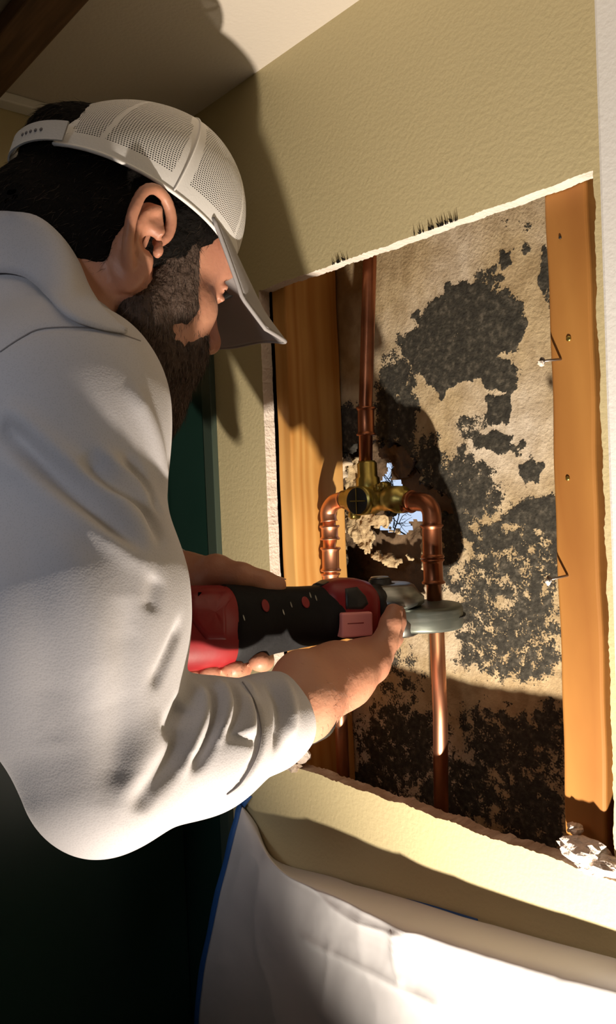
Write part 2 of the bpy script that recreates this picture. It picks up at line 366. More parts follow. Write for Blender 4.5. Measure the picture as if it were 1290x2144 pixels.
# pull the vertices near the hole edge to a ragged outline and curl them
nearh = np.clip(1+hs/10, 0, 1).ravel(); V[:, 1] += nearh*.003*nz2.ravel()*4
c00 = keep[:-1, :-1] & keep[1:, :-1] & keep[1:, 1:] & keep[:-1, 1:]
Fc = np.stack([idx[:-1, :-1][c00], idx[1:, :-1][c00], idx[1:, 1:][c00], idx[:-1, 1:][c00]], 1)
def grid_obj(name, V, Fc, mats, parent=None, attr=None, uv=None):
    used = np.unique(Fc); rm = -np.ones(len(V), int); rm[used] = np.arange(len(used))
    o = mobj(name, V[used], rm[Fc], mats, parent)
    if attr is not None:
        a = o.data.attributes.new('growth_shade', 'FLOAT', 'POINT'); a.data.foreach_set('value', attr[used].astype(np.float32))
    return o
def mold_shade_mat():
    m = mat('mouldy_shaded_board', (.48, .37, .20), .85); nt = m.node_tree; N = nt.nodes; L = nt.links; b = N['Principled BSDF']
    tc = N.new('ShaderNodeTexCoord')
    def noise(sc, det=5, st=(1, 1, 1)):
        mp = N.new('ShaderNodeMapping'); L.new(tc.outputs['Object'], mp.inputs[0]); mp.inputs['Scale'].default_value = st
        t = N.new('ShaderNodeTexNoise'); t.inputs['Scale'].default_value = sc; t.inputs['Detail'].default_value = det; L.new(mp.outputs[0], t.inputs['Vector']); return t.outputs['Fac']
    def ramp(inp, stops):
        r = N.new('ShaderNodeValToRGB'); L.new(inp, r.inputs[0]); e = r.color_ramp.elements
        while len(e) < len(stops): e.new(.5)
        for q, (p_, c_) in zip(e, stops): q.position = p_; q.color = (*c_, 1)
        return r.outputs[0]
    def mth(op, a, c):
        q = N.new('ShaderNodeMath'); q.operation = op
        for i, v in enumerate((a, c)):
            if isinstance(v, (int, float)): q.inputs[i].default_value = v
            else: L.new(v, q.inputs[i])
        return q.outputs[0]
    base = ramp(noise(7), [(.3, (.40, .29, .16)), (.48, (.50, .39, .23)), (.62, (.60, .50, .36)), (.75, (.66, .58, .47))])
    st_ = ramp(noise(60, 6, (1, 1, .8)), [(.4, (.72, .68, .62)), (.62, (1, 1, 1))])
    mx = N.new('ShaderNodeMixRGB'); mx.blend_type = 'MULTIPLY'; mx.inputs[0].default_value = .8; L.new(base, mx.inputs[1]); L.new(st_, mx.inputs[2])
    at = N.new('ShaderNodeAttribute'); at.attribute_name = 'growth_shade'
    g = mth('ADD', at.outputs['Fac'], mth('MULTIPLY', mth('SUBTRACT', noise(75, 7), .5), 1.5))
    g = mth('ADD', g, mth('MULTIPLY', mth('SUBTRACT', noise(420, 3), .5), .9))
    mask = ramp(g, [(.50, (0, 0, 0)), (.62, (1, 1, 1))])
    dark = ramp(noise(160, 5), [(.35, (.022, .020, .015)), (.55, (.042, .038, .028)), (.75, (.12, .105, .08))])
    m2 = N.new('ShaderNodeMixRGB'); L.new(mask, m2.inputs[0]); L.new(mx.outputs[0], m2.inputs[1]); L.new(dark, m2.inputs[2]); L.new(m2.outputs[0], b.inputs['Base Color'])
    bp = N.new('ShaderNodeBump'); bp.inputs['Strength'].default_value = .7; bp.inputs['Distance'].default_value = .0015
    L.new(mth('ADD', noise(300, 5), mth('MULTIPLY', mask, .5)), bp.inputs['Height']); L.new(bp.outputs[0], b.inputs['Normal'])
    return m
M['mold_shade'] = mold_shade_mat()
board = setting(grid_obj('wall_cavity', V, Fc, M['mold_shade'], attr=mold_shade.ravel()))
sm = board.modifiers.new('thick', 'SOLIDIFY'); sm.thickness = .012; sm.offset = 1 if False else -1
# outer sheathing behind, holed to the daylight
YS = .150
PXs, PYs = topix(GX, YS, GZ)
sky1 = [(797, 1015), (815, 985), (812, 972), (824, 968), (822, 990), (815, 1010), (832, 1005), (852, 1018), (845, 1030), (800, 1030)]
sky2 = [(795, 1105), (822, 1098), (826, 1065), (880, 1052), (885, 1085), (842, 1085), (852, 1105), (848, 1120), (825, 1112)]
hs2 = np.maximum(polydist(PXs, PYs, sky1), polydist(PXs, PYs, sky2)) + nz2*7+nz*4
keep = hs2 < 0
V = np.stack([GX, YS+.006*nz+.003*nz2, GZ], -1).reshape(-1, 3)
c00 = keep[:-1, :-1] & keep[1:, :-1] & keep[1:, 1:] & keep[:-1, 1:]
Fc = np.stack([idx[:-1, :-1][c00], idx[1:, :-1][c00], idx[1:, 1:][c00], idx[:-1, 1:][c00]], 1)
setting(grid_obj('wall_exterior', V, Fc, M['outside']))
# blanking around the cavity so that no daylight leaks
for nm, a, b in (('wall_cavity_top', (-.6, TH, 1.97), (.2, .16, 1.99)), ('wall_cavity_base', (-.6, TH, 1.15), (.2, .16, 1.17)), ('wall_cavity_side', (.045, TH, 1.15), (.06, .16, 1.98)), ('wall_cavity_end', (-.53, TH, 1.15), (-.51, .16, 1.98))):
    slab(nm, a, b, M['outside'])
# torn tan flaps of sheathing in the hole
def flap(poly, Y, seed, thick=.004, amp=.004, res=.0022):
    q = np.array([PY(x, y, Y) for x, y in poly]); x0, x1, z0, z1 = q[:, 0].min()-.006, q[:, 0].max()+.006, q[:, 2].min()-.006, q[:, 2].max()+.006
    X, Zg = np.meshgrid(np.arange(x0, x1, res), np.arange(z0, z1, res), indexing='ij')
    g3 = np.stack([X.ravel(), np.zeros(X.size)+seed, Zg.ravel()], 1); n_ = fbm(g3*90, 4, seed).reshape(X.shape); n2_ = fbm(g3*220, 3, seed+5).reshape(X.shape)
    px, py = topix(X, Y, Zg); k = polydist(px, py, poly)+n_*14+n2_*4 > 0
    id_ = np.arange(X.size).reshape(X.shape)
    V = np.stack([X, Y+amp*n_*2+amp*.6*n2_, Zg], -1).reshape(-1, 3)
    c = k[:-1, :-1] & k[1:, :-1] & k[1:, 1:] & k[:-1, 1:]
    return V, np.stack([id_[:-1, :-1][c], id_[1:, :-1][c], id_[1:, 1:][c], id_[:-1, 1:][c]], 1)
flaps = [([(722, 960), (752, 955), (755, 1025), (722, 1022)], .128, 'pale torn sheathing scrap left of the riser pipe'),
         ([(722, 1075), (770, 1070), (812, 1075), (806, 1098), (775, 1105), (786, 1140), (765, 1162), (738, 1135), (724, 1115)], .122, 'pale torn sheathing scrap hanging below the valve'),
         ([(768, 1155), (800, 1162), (838, 1172), (832, 1190), (805, 1192), (795, 1175), (775, 1172)], .118, 'pale torn sheathing scrap at the foot of the hole'),
         ([(838, 1150), (855, 1155), (862, 1172), (848, 1168)], .120, 'tiny pale sheathing scrap near the right riser'),
         ([(790, 922), (830, 918), (860, 945), (868, 985), (835, 1003), (812, 962), (790, 960)], .135, 'brownish rounded sheathing piece at the top of the hole'),
         ([(812, 1105), (835, 1108), (845, 1118), (826, 1122), (812, 1118)], .130, 'small pale sheathing crumb under the daylight gap')]
for k, (pl, Y, lab) in enumerate(flaps):
    v, f = flap(pl, Y, 31+k); o = grid_obj('torn_sheathing', v, f, M['torn'] if k != 4 else M['outside']); sm = o.modifiers.new('t', 'SOLIDIFY'); sm.thickness = .003
    tag(o, lab, 'wood scrap', 'torn sheathing scraps in the hole')
# bare twigs outside
V, Fc = [], []
def twig(p0, p1, r, depth):
    global V, Fc
    mid = (p0+p1)/2+RNG.normal(0, .12, 3)*np.linalg.norm(p1-p0)*.5
    V, Fc = merge((V, Fc), tube_path([p0, mid, p1], [r, r*.8, r*.5], 5))
    if depth:
        for _ in range(3):
            d = (p1-p0)*RNG.uniform(.4, .8)+RNG.normal(0, .35, 3)*np.linalg.norm(p1-p0)*np.array([1, .4, 1]); s = p0+(p1-p0)*RNG.uniform(.3, .95); twig(s, s+d, r*.6, depth-1)
for (x, y, x2, y2) in ((820, 1125, 838, 1070), (850, 1120, 826, 1085), (805, 1040, 822, 985), (835, 1040, 815, 1005)):
    twig(PY(x, y, .158), PY(x2, y2, .185), .0011, 2)
tag(mobj('bare_twigs', V, Fc, M['twig']), 'thin bare twigs seen outside through the daylight gaps', 'twigs', kind='stuff')

# ------------------------------------------------------------------ studs
def stud(x0, x1, y0, y1, m, label, wane=None):
    bm = bmesh.new(); nzs = 60
    pr = .003; rings = []
    cs = []
    for (cx_, cy_, a0) in ((x1-pr, y1-pr, 0), (x0+pr, y1-pr, 90), (x0+pr, y0+pr, 180), (x1-pr, y0+pr, 270)):
        for k in range(4): t = math.radians(a0+k*30); cs.append((cx_+pr*math.cos(t), cy_+pr*math.sin(t)))
    V = []; Fc = []; n_ = len(cs); zz = np.linspace(1.172, 1.968, nzs)
    for z in zz:
        j = .0006*math.sin(z*23)+.0004*math.sin(z*61)
        for x, y in cs: V.append((x+j, y, z))
    for i in range(nzs-1):
        for k in range(n_): Fc.append((i*n_+k, i*n_+(k+1) % n_, (i+1)*n_+(k+1) % n_, (i+1)*n_+k))
    Fc.append(tuple(range(n_-1, -1, -1))); Fc.append(tuple(range((nzs-1)*n_, nzs*n_)))
    o = mobj('wall_stud', V, Fc, m, smooth=False); tag(o, label, 'stud'); return o
sL = stud(-.4295, -.4035, TH+.001, .1035, M['stud'], 'pale new pine stud at the left edge of the cut-out')
sR = stud(-.0425, -.002, TH+.001, .1035, M['stud2'], 'weathered orange pine stud at the right edge of the cut-out')
# knots and screw holes on the right stud
def dot(px, py, Y, r, m, parent, nm):
    p = PY(px, py, Y); v, f = lathe(p+np.array([0, .0012, 0]), (0, -1, 0), [(0, r), (.0010, r), (.0016, r*.6)], 14); return mobj(nm, v, f, m, parent)
dot(1190, 709, TH, .0024, M['brass'], sR, 'screw_head'); dot(1188, 1002, TH, .0020, M['brass'], sR, 'screw_head'); dot(1172, 497, TH, .0013, M['black'], sR, 'nail_hole')
# bent nails with plaster crumbs at the left side of the right stud
def chunk(name, c, r, seed, sc=(1, 1, 1), parent=None, m=None, res=3):
    bm = bmesh.new(); bmesh.ops.create_icosphere(bm, subdivisions=res, radius=1)
    vs = np.array([v.co[:] for v in bm.verts]); d = 1+.55*fbm(vs*1.6+seed, 3, seed)+.30*fbm(vs*4+seed, 2, seed+3)
    vs = vs*d[:, None]*r*np.array(sc)+np.array(c)
    for v, q in zip(bm.verts, vs): v.co = Vector(q)
    return bmo(name, bm, m or M['debris'], parent)
for (px, py, lab) in ((1166, 752, 'bent drywall nail with white crumb, upper one beside the right stud'), (1180, 1205, 'bent drywall nail with white crumb, lower one beside the right stud')):
    t = empty('drywall_nail'); tag(t, lab, 'nail', 'drywall nails by the right stud')
    b = PY(px+8, py, TH+.0005); q = b+np.array([-.006, -.018, -.002])
    v, f = tube_path([b+np.array([0, .003, 0]), b, q], .0011, 8); mobj('shank', v, f, M['nail'], t)
    v, f = lathe(q, q-b, [(0, .0032), (.0009, .0034), (.0012, .002)], 14); mobj('nail_head', v, f, M['nail'], t)
    chunk('plaster_crumb', q+np.array([-.001, -.001, -.002]), .0028, int(px), parent=t, m=M['gyp'], res=2)
# gypsum debris lying on the lower lip
for (px, py, Y, r, sc, lab) in ((1222, 1780, .0, .015, (1.5, .7, .8), 'broken plaster lump at the foot of the right stud'), (1278, 1812, -.001, .015, (1.7, .6, .5), 'pale wood-coloured plaster slab at the lower right corner'),
                                (1203, 1735, .006, .006, (1.2, 1, .9), 'small plaster pebble above the lump by the right stud'), (1240, 1815, -.001, .010, (1.6, .8, .6), 'flat plaster crumb at the sill right end'),
                                (622, 1568, .004, .014, (1.1, .8, 1.2), 'torn plaster piece at the lower left corner of the cut-out'), (608, 1598, -.0005, .012, (1.4, .6, .8), 'brown paper-faced plaster piece below the man\'s cuff')):
    p = PY(px, py, Y); o = chunk('plaster_chunk', p, r, int(px*3+py), sc, m=M['debris'] if px != 608 else M['paper']); tag(o, lab, 'plaster debris', 'plaster debris on the sill')

# ------------------------------------------------------------------ copper pipework
YP = .05
cw = empty('copper_pipework'); tag(cw, 'copper shower pipework with brass mixing valve inside the opened wall', 'pipework')
def pp(x, y, Y=YP): return PY(x, y, Y)
def fitting(nm, p0, p1, r, m, rings=True):
    p0 = np.array(p0); p1 = np.array(p1); L_ = np.linalg.norm(p1-p0); e = .0016
    prof = [(0, r*.86), (0, r*1.16), (e, r*1.22), (e*2, r*1.06), (e*3, r), (L_-e*3, r), (L_-e*2, r*1.06), (L_-e, r*1.22), (L_, r*1.16), (L_, r*.86)]
    v, f = lathe(p0, p1-p0, prof, 28); return mobj(nm, v, f, m, cw)
# riser
def pipe(nm, pts, r, m, n_=22): v, f = tube_path(pts, r, n_); return mobj(nm, v, f, m, cw)
pipe('riser_pipe', [pp(776, 480), pp(774, 560), pp(766, 840), pp(766, 1000)], .0079, M['coppero'])
fitting('riser_coupling', pp(766, 852), pp(767, 912), .0095, M['coppero'])
v, f = lathe(pp(768, 965), pp(772, 1035)-pp(768, 965), [(0, .009), (.003, .0115), (.018, .0115), (.02, .0135), (.034, .0145), (.040, .0145)], 8); mobj('valve_neck', v, f, M['brass'], cw)
# valve body along X
b0 = pp(722, 1046, .048); b1 = pp(852, 1046, .048); L_ = np.linalg.norm(b1-b0)
v, f = lathe(b0, b1-b0, [(0, .009), (.001, .0115), (.012, .0115), (.014, .016), (L_*.5, .0165), (L_*.58, .013), (L_*.72, .013), (L_*.74, .0155), (L_*.95, .0150), (L_*.97, .010), (L_, .010)], 32); mobj('valve_body', v, f, M['brass'], cw)
c = pp(748, 1049, .030)
v, f = lathe(c+np.array([0, .018, 0]), (.12, -1, .02), [(0, .0165), (.016, .0168), (.018, .0158)], 32); stem = mobj('stem_cap', v, f, M['brass'], cw)
v, f = lathe(c+np.array([-.0006, .001, 0]), (.12, -1, .02), [(0, .0152), (.0012, .0152), (.0014, .0148)], 32); face = mobj('stem_face', v, f, M['black'], cw)
bm = bmesh.new(); q = c+np.array([-.0003, -.0012, 0]); box(bm, q+np.array([-.0145, -.0004, -.0006]), q+np.array([.0145, .0002, .0006])); box(bm, q+np.array([-.0006, -.0004, -.0145]), q+np.array([.0006, .0002, .0145])); bmo('cross_mark', bm, M['brass'], face)
for (x, y) in ((805, 1018), (818, 1072), (742, 1078), (795, 1022)):
    p = pp(x, y, .045); v, f = lathe(p+np.array([0, .006, 0]), (0, -1, 0), [(0, .0052), (.010, .0052), (.012, .004)], 16); mobj('valve_screw', v, f, M['brass'] if y != 1072 else M['black'], cw)
# left elbow and leg
def elbow(nm, pts, r, m): q = catmull(pts, 16); v, f = tube_path(q, [r*1.12]*1+[r]*14+[r*1.12], 24); return mobj(nm, v, f, m, cw)
elbow('elbow', [pp(720, 1046), pp(700, 1052), pp(688, 1070), pp(689, 1092)], .0098, M['copper'])
pipe('supply_pipe', [pp(689, 1085), pp(692, 1250), pp(714, 1492), pp(722, 1720)], .0079, M['copper'])
fitting('coupling', pp(690, 1100), pp(691, 1130), .0102, M['copper']); fitting('coupling', pp(692, 1146), pp(693, 1196), .0104, M['copper'])
fitting('coupling', pp(692, 1200), pp(694, 1236), .0098, M['copper'])
# right elbow and leg (to the cut)
pipe('branch_pipe', [pp(840, 1050), pp(866, 1050)], .0079, M['coppero'])
fitting('branch_collar', pp(846, 1050), pp(864, 1050), .0105, M['coppero'])
elbow('elbow', [pp(862, 1050), pp(890, 1053), pp(903, 1070), pp(905, 1100)], .0102, M['coppero'])
pipe('supply_pipe', [pp(904, 1095), pp(910, 1272)], .0079, M['coppero'])
fitting('coupling', pp(904, 1098), pp(906, 1168), .0104, M['coppero']); fitting('coupling', pp(906, 1170), pp(908, 1222), .0104, M['coppero'])
pipe('cut_off_stub', [pp(913, 1278), pp(922, 1500), pp(925, 1800)], .0079, M['copper'])

# ------------------------------------------------------------------ sparse surface nets
def smin(a, b, k):
    h = np.clip(.5+.5*(b-a)/k, 0, 1); return b+(a-b)*h-k*h*(1-h)
class SDF:
    def __init__(s): s.p = []
    def cone(s, a, b, ra, rb, k=.01, op='add'):
        a = np.array(a, float); b = np.array(b, float); s.p.append(('c', a, b, ra, rb, k, op, (a+b)/2, np.linalg.norm(a-b)/2+max(ra, rb))); return s
    def ell(s, c, r, R=None, k=.01, op='add'):
        R = np.eye(3) if R is None else R; s.p.append(('e', np.array(c, float), np.array(r, float), R, 0, k, op, np.array(c, float), max(r))); return s
    def chain(s, pts, rad, k=.006):
        for i in range(len(pts)-1): s.cone(pts[i], pts[i+1], rad[i], rad[i+1], k)
        return s
    def ev(s, p, prims=None):
        d = np.full(len(p), 1.0)
        for q in (prims if prims is not None else s.p):
            if q[0] == 'c':
                _, a, b, ra, rb, k, op, _, _ = q; ab = b-a; t = np.clip(((p-a)@ab)/(ab@ab+1e-12), 0, 1)
                di = np.linalg.norm(p-a-t[:, None]*ab, axis=1)-(ra+(rb-ra)*t)
            else:
                _, c, r, R, _, k, op, _, _ = q; l = (p-c)@R; k0 = np.linalg.norm(l/r, axis=1); k1 = np.linalg.norm(l/(r*r), axis=1); di = k0*(k0-1)/(k1+1e-9)
            if op == 'add': d = smin(d, di, k)
            else: d = -smin(-d, di, k)
        return d
    def mesh(s, vox, bounds=None, B=20, extra=None):
        lo = np.min([q[7]-q[8] for q in s.p if q[6] == 'add'], axis=0)-.01; hi = np.max([q[7]+q[8] for q in s.p if q[6] == 'add'], axis=0)+.01
        N_ = np.ceil((hi-lo)/vox/B).astype(int); half = B*vox*.87
        gi = np.stack(np.meshgrid(*[np.arange(B+1)]*3, indexing='ij'), -1).reshape(-1, 3)
        NT = N_*B+2; vid = []; vpos = []; quads = []
        for bi in range(N_[0]):
            for bj in range(N_[1]):
                for bk in range(N_[2]):
                    o = np.array([bi, bj, bk])*B; c = lo+(o+B/2)*vox
                    pr = [q for q in s.p if np.linalg.norm(q[7]-c) < q[8]+half+q[5]+.004]
                    if not any(q[6] == 'add' for q in pr): continue
                    dc = s.ev(c[None], pr)[0]
                    if abs(dc) > half*2.4+.03: continue
                    d = s.ev(lo+(gi+o)*vox, pr)
                    if extra is not None: d = d+extra(lo+(gi+o)*vox)
                    d = d.reshape(B+1, B+1, B+1); sg = d < 0
                    if sg.all() or not sg.any(): continue
                    # cell vertices
                    cor = [(x, y, z) for x in (0, 1) for y in (0, 1) for z in (0, 1)]
                    cs = [d[x:x+B, y:y+B, z:z+B] for x, y, z in cor]; ssum = sum((q < 0).astype(int) for q in cs); act = (ssum > 0) & (ssum < 8)
                    if not act.any(): continue
                    I = np.argwhere(act); vals = np.stack([q[act] for q in cs], 1); acc = np.zeros((len(I), 3)); cnt = np.zeros(len(I))
                    for e0 in range(8):
                        for e1 in range(e0+1, 8):
                            df = np.array(cor[e1])-np.array(cor[e0])
                            if np.abs(df).sum() != 1: continue
                            a_, b_ = vals[:, e0], vals[:, e1]; mk = (a_ < 0) != (b_ < 0)
                            t = np.where(mk, a_/(a_-b_+1e-20), 0); pt = np.array(cor[e0])+t[:, None]*df
                            acc += pt*mk[:, None]; cnt += mk
                    pos = lo+(I+o+acc/cnt[:, None])*vox; g = I+o
                    vid.append((g[:, 0]*NT[1]+g[:, 1])*NT[2]+g[:, 2]); vpos.append(pos)
                    for ax in range(3):
                        sl0 = sg[:B, :B, :B]; sh = [slice(0, B)]*3; sh[ax] = slice(1, B+1); sl1 = sg[tuple(sh)]
                        E_ = np.argwhere(sl0 != sl1)
                        if not len(E_): continue
                        fl = sl0[sl0 != sl1]; ge = E_+o; u = [(1, 2), (2, 0), (0, 1)][ax]
                        ids = []
                        for du, dv in ((1, 1), (0, 1), (0, 0), (1, 0)):
                            h = ge.copy(); h[:, u[0]] -= du; h[:, u[1]] -= dv; ids.append((h[:, 0]*NT[1]+h[:, 1])*NT[2]+h[:, 2])
                        Q = np.stack(ids, 1); Q[~fl] = Q[~fl][:, ::-1]; quads.append(Q)
        vid = np.concatenate(vid); vpos = np.concatenate(vpos); quads = np.concatenate(quads)
        srt = np.argsort(vid); vid = vid[srt]; vpos = vpos[srt]
        pi = np.searchsorted(vid, quads); pi = np.clip(pi, 0, len(vid)-1); ok = (vid[pi] == quads).all(1)
        return vpos, pi[ok]
def normals(V, Fq):
    a = V[Fq[:, 2]]-V[Fq[:, 0]]; b = V[Fq[:, 3]]-V[Fq[:, 1]]; fn = np.cross(a, b); n_ = np.zeros_like(V)
    for k in range(4): np.add.at(n_, Fq[:, k], fn)
    return n_/(np.linalg.norm(n_, axis=1)[:, None]+1e-12)
def smooth_v(V, Fq, it=2, lam=.5):
    e = np.concatenate([Fq[:, [0, 1]], Fq[:, [1, 2]], Fq[:, [2, 3]], Fq[:, [3, 0]]]); e = np.concatenate([e, e[:, ::-1]])
    cnt = np.bincount(e[:, 0], minlength=len(V)).astype(float)
    for _ in range(it):
        s_ = np.stack([np.bincount(e[:, 0], weights=V[e[:, 1], k], minlength=len(V)) for k in range(3)], 1)
        V = V+lam*(s_/np.maximum(cnt, 1)[:, None]-V)
    return V

# ------------------------------------------------------------------ the man
# head frame (forward, left, up) in camera terms -> world
def c2w(v): return CR*v[0]-CU*v[1]+CF*v[2]
yaw = math.radians(41); pt_ = math.radians(16); rl_ = math.radians(6)
HF = c2w((math.cos(pt_)*math.cos(yaw), math.sin(pt_), math.cos(pt_)*math.sin(yaw)))
HL = c2w((-math.sin(yaw), 0, math.cos(yaw)))
HU = np.cross(HF, HL)
if HU@CU < 0: HU = -HU
HO = P(240, 548, .73)
HS = 1.0
HL, HU = HL*math.cos(rl_)+HU*math.sin(rl_), HU*math.cos(rl_)-HL*math.sin(rl_)
HR = np.stack([HF, HL, HU], 1)
def H(f_, l_, u_): return HO+HS*(HF*f_+HL*l_+HU*u_)
def hell(s, c, r, k=.01, op='add', rot=None):
    s.ell(H(*c), np.array(r)*HS, HR if rot is None else HR@rot, k, op)
def hcone(s, a, b, ra, rb, k=.01, op='add'): s.cone(H(*a), H(*b), ra*HS, rb*HS, k, op)
def rotz(a): c_, s_ = math.cos(a), math.sin(a); return np.array([[c_, -s_, 0], [s_, c_, 0], [0, 0, 1]])
def roty(a): c_, s_ = math.cos(a), math.sin(a); return np.array([[c_, 0, s_], [0, 1, 0], [-s_, 0, c_]])
def rotx(a): c_, s_ = math.cos(a), math.sin(a); return np.array([[1, 0, 0], [0, c_, -s_], [0, s_, c_]])

NECKB = P(70, 690, .76)
SH_R = P(122, 875, .60); SH_L = P(215, 800, .93)
EL_R = P(218, 1632, .53); WR_R = P(622, 1480, .655)
WR_L = P(372, 1212, .80); EL_L = P(250, 1330, .98)
HIP = np.array([-.46, -.82, 1.02])
B_ = SDF()
def head_prims(s):
    hell(s, (-.008, 0, .044), (.093, .074, .080))
    hell(s, (.048, 0, -.022), (.050, .056, .080), .03)
    hcone(s, (.058, -.022, .048), (.058, .022, .048), .036, .036, .03)
    for sg in (-1, 1):
        hcone(s, (.005, sg*.056, -.040), (.070, sg*.020, -.096), .017, .016, .03)
        hell(s, (.066, sg*.043, -.016), (.020, .018, .016), .02)
        hell(s, (.045, sg*.052, -.045), (.03, .014, .03), .03)
    hell(s, (.080, 0, -.100), (.020, .024, .017), .02)
    hcone(s, (.087, -.032, .030), (.087, .032, .030), .0125, .0125, .012)
    for sg in (-1, 1):
        hell(s, (.101, sg*.031, .010), (.015, .018, .013), .010, 'sub')
        hell(s, (.083, sg*.031, .009), (.0125, .0125, .0125), .004)
        hcone(s, (.093, sg*.019, .016), (.091, sg*.043, .014), .0036, .0034, .004)
        hcone(s, (.095, sg*.022, .003), (.092, sg*.042, .003), .003, .003, .004)
    hcone(s, (.093, 0, .018), (.114, 0, -.024), .0085, .0105, .012)
    hell(s, (.114, 0, -.029), (.0125, .0115, .011), .008)
    for sg in (-1, 1): hell(s, (.104, sg*.0135, -.034), (.011, .0065, .0085), .006)
    for sg in (-1, 1): hell(s, (.106, sg*.007, -.0415), (.006, .0035, .005), .003, 'sub')
    hell(s, (.086, 0, -.056), (.018, .028, .014), .012)
    hell(s, (.099, 0, -.061), (.009, .021, .0048), .004); hell(s, (.096, 0, -.071), (.009, .019, .006), .004)
    for sg in (-1, 1): ear(s, sg)
def ear(s, sg):
    K = 1.04
    def E(f_, u_, o_): return (-.012+f_*K, sg*(.074+o_), .0+u_*K)
    # base plate
    pl = [(-.004, .012, .010), (-.010, -.006, .010), (-.004, -.020, .007)]
    for q in pl: hell(s, E(*q), (.015, .0065, .018), .006, rot=rotz(sg*.38))
    hx = [(.010, .004, .004), (.016, .014, .005), (.015, .026, .006), (.006, .036, .009), (-.008, .038, .014), (-.019, .029, .020), (-.023, .014, .023), (-.022, -.002, .022), (-.017, -.016, .018), (-.009, -.026, .013)]
    hx = catmull(hx, 26)
    for a, b in zip(hx[:-1], hx[1:]): hcone(s, E(*a), E(*b), .0040, .0040, .003)
    hell(s, E(-.002, -.032, .006), (.009, .0048, .011), .006, rot=rotz(sg*.25))
    hcone(s, E(-.026, .024, .001), E(-.018, -.020, .001), .006, .005, .004, 'sub')
    hell(s, E(-.001, .020, .018), (.012, .006, .012), .004, 'sub')
    hell(s, E(.0, -.001, .017), (.0105, .0085, .0115), .004, 'sub')
    hell(s, E(.001, -.001, .004), (.005, .009, .006), .003, 'sub')
    ah = [(.000, .026, .013), (-.010, .018, .015), (-.0135, .006, .015), (-.012, -.008, .013), (-.005, -.016, .012), (.001, -.017, .010)]
    ah = catmull(ah, 14)
    for a, b in zip(ah[:-1], ah[1:]): hcone(s, E(*a), E(*b), .0028, .0028, .003)
    hcone(s, E(-.009, .012, .013), E(.008, .007, .009), .0022, .002, .003)
    hell(s, E(.011, -.003, .009), (.004, .005, .006), .003)
head_prims(B_)
hcone(B_, (-.035, 0, -.005), (-.045, 0, -.05), .056, .056, .03)
B_.cone(H(-.035, 0, -.04), NECKB, .055, .060, .04)
B_.cone(H(.02, 0, -.07), NECKB+np.array([0, .03, -.03]), .038, .045, .03)
CH = NECKB*.35+HIP*.65
def torso(s, g=0, k=.05):
    s.cone(NECKB+np.array([0, -.03, -.05]), (SH_R+SH_L)/2*.5+HIP*.5, .10+g, .135+g, k)
    s.cone((SH_R+SH_L)/2*.5+HIP*.5, HIP, .135+g, .145+g, k)
    s.cone(NECKB+np.array([0, -.03, -.05]), SH_R, .07+g, .058+g, k); s.cone(NECKB+np.array([0, -.03, -.05]), SH_L, .07+g, .055+g, k)
torso(B_)
B_.cone(SH_R, EL_R, .045, .032, .02); B_.cone(EL_R, EL_R*.6+WR_R*.4, .030, .029, .01); B_.cone(EL_R*.6+WR_R*.4, WR_R, .029, .026, .01)
B_.cone(SH_L, EL_L, .050, .040, .03); B_.cone(EL_L, WR_L, .042, .026, .02)
# ---- tool axis
TA = P(352, 1318, .715); TB = P(742, 1290, .805)
tax = (TB-TA)/np.linalg.norm(TB-TA); TL = np.linalg.norm(TB-TA)
tup = np.array([0, 0, 1.])-tax*tax[2]; tup /= np.linalg.norm(tup); tsd = np.cross(tax, tup)
if tsd@CF > 0: tsd = -tsd     # towards the camera
def T(a, s_, u_): return TA+tax*a+tsd*s_+tup*u_
# ---- right hand: palm up under the tool front, seen from the little-finger side
def fing(s, pts, rad, k=.004, kr=.008):
    for i in range(len(pts)-1): s.cone(pts[i], pts[i+1], rad[i], rad[i+1], kr if i == 0 else k)
PW = P(634, 1462, .662)
k_l = P(778, 1392, .735); k_r = P(790, 1372, .762); k_m = P(790, 1362, .785); k_i = P(785, 1355, .808)
B_.cone(WR_R, PW, .026, .0255, .012)
B_.cone(PW, P(632, 1412, .672), .025, .016, .02)
for q, r0, r1 in ((k_l, .023, .016), (k_r, .022, .014), (k_m, .020, .013), (k_i, .018, .012)):
    B_.cone(P(650, 1440, .68)*.7+q*.3, q, r0, r1, .014)
B_.cone(PW, P(720, 1420, .71), .027, .026, .014)
B_.cone(P(632, 1412, .672), P(700, 1392, .708), .016, .015, .016)
fing(B_, [k_l, P(806, 1345, .752), P(818, 1305, .760), P(824, 1282, .766)], [.0125, .0115, .0100, .0086])
fing(B_, [k_r, P(818, 1338, .785), P(830, 1302, .795), P(833, 1284, .800)], [.0120, .0105, .0092, .0080])
fing(B_, [k_m, P(822, 1335, .815), P(828, 1300, .83), P(822, 1280, .835)], [.0115, .0105, .0092, .0080])
fing(B_, [k_i, P(812, 1330, .840), P(815, 1300, .85), P(806, 1282, .852)], [.0110, .0100, .0088, .0078])
fing(B_, [P(668, 1430, .71), P(700, 1400, .765), P(735, 1372, .82), P(755, 1350, .845)], [.016, .0135, .0115, .009], .006, .014)
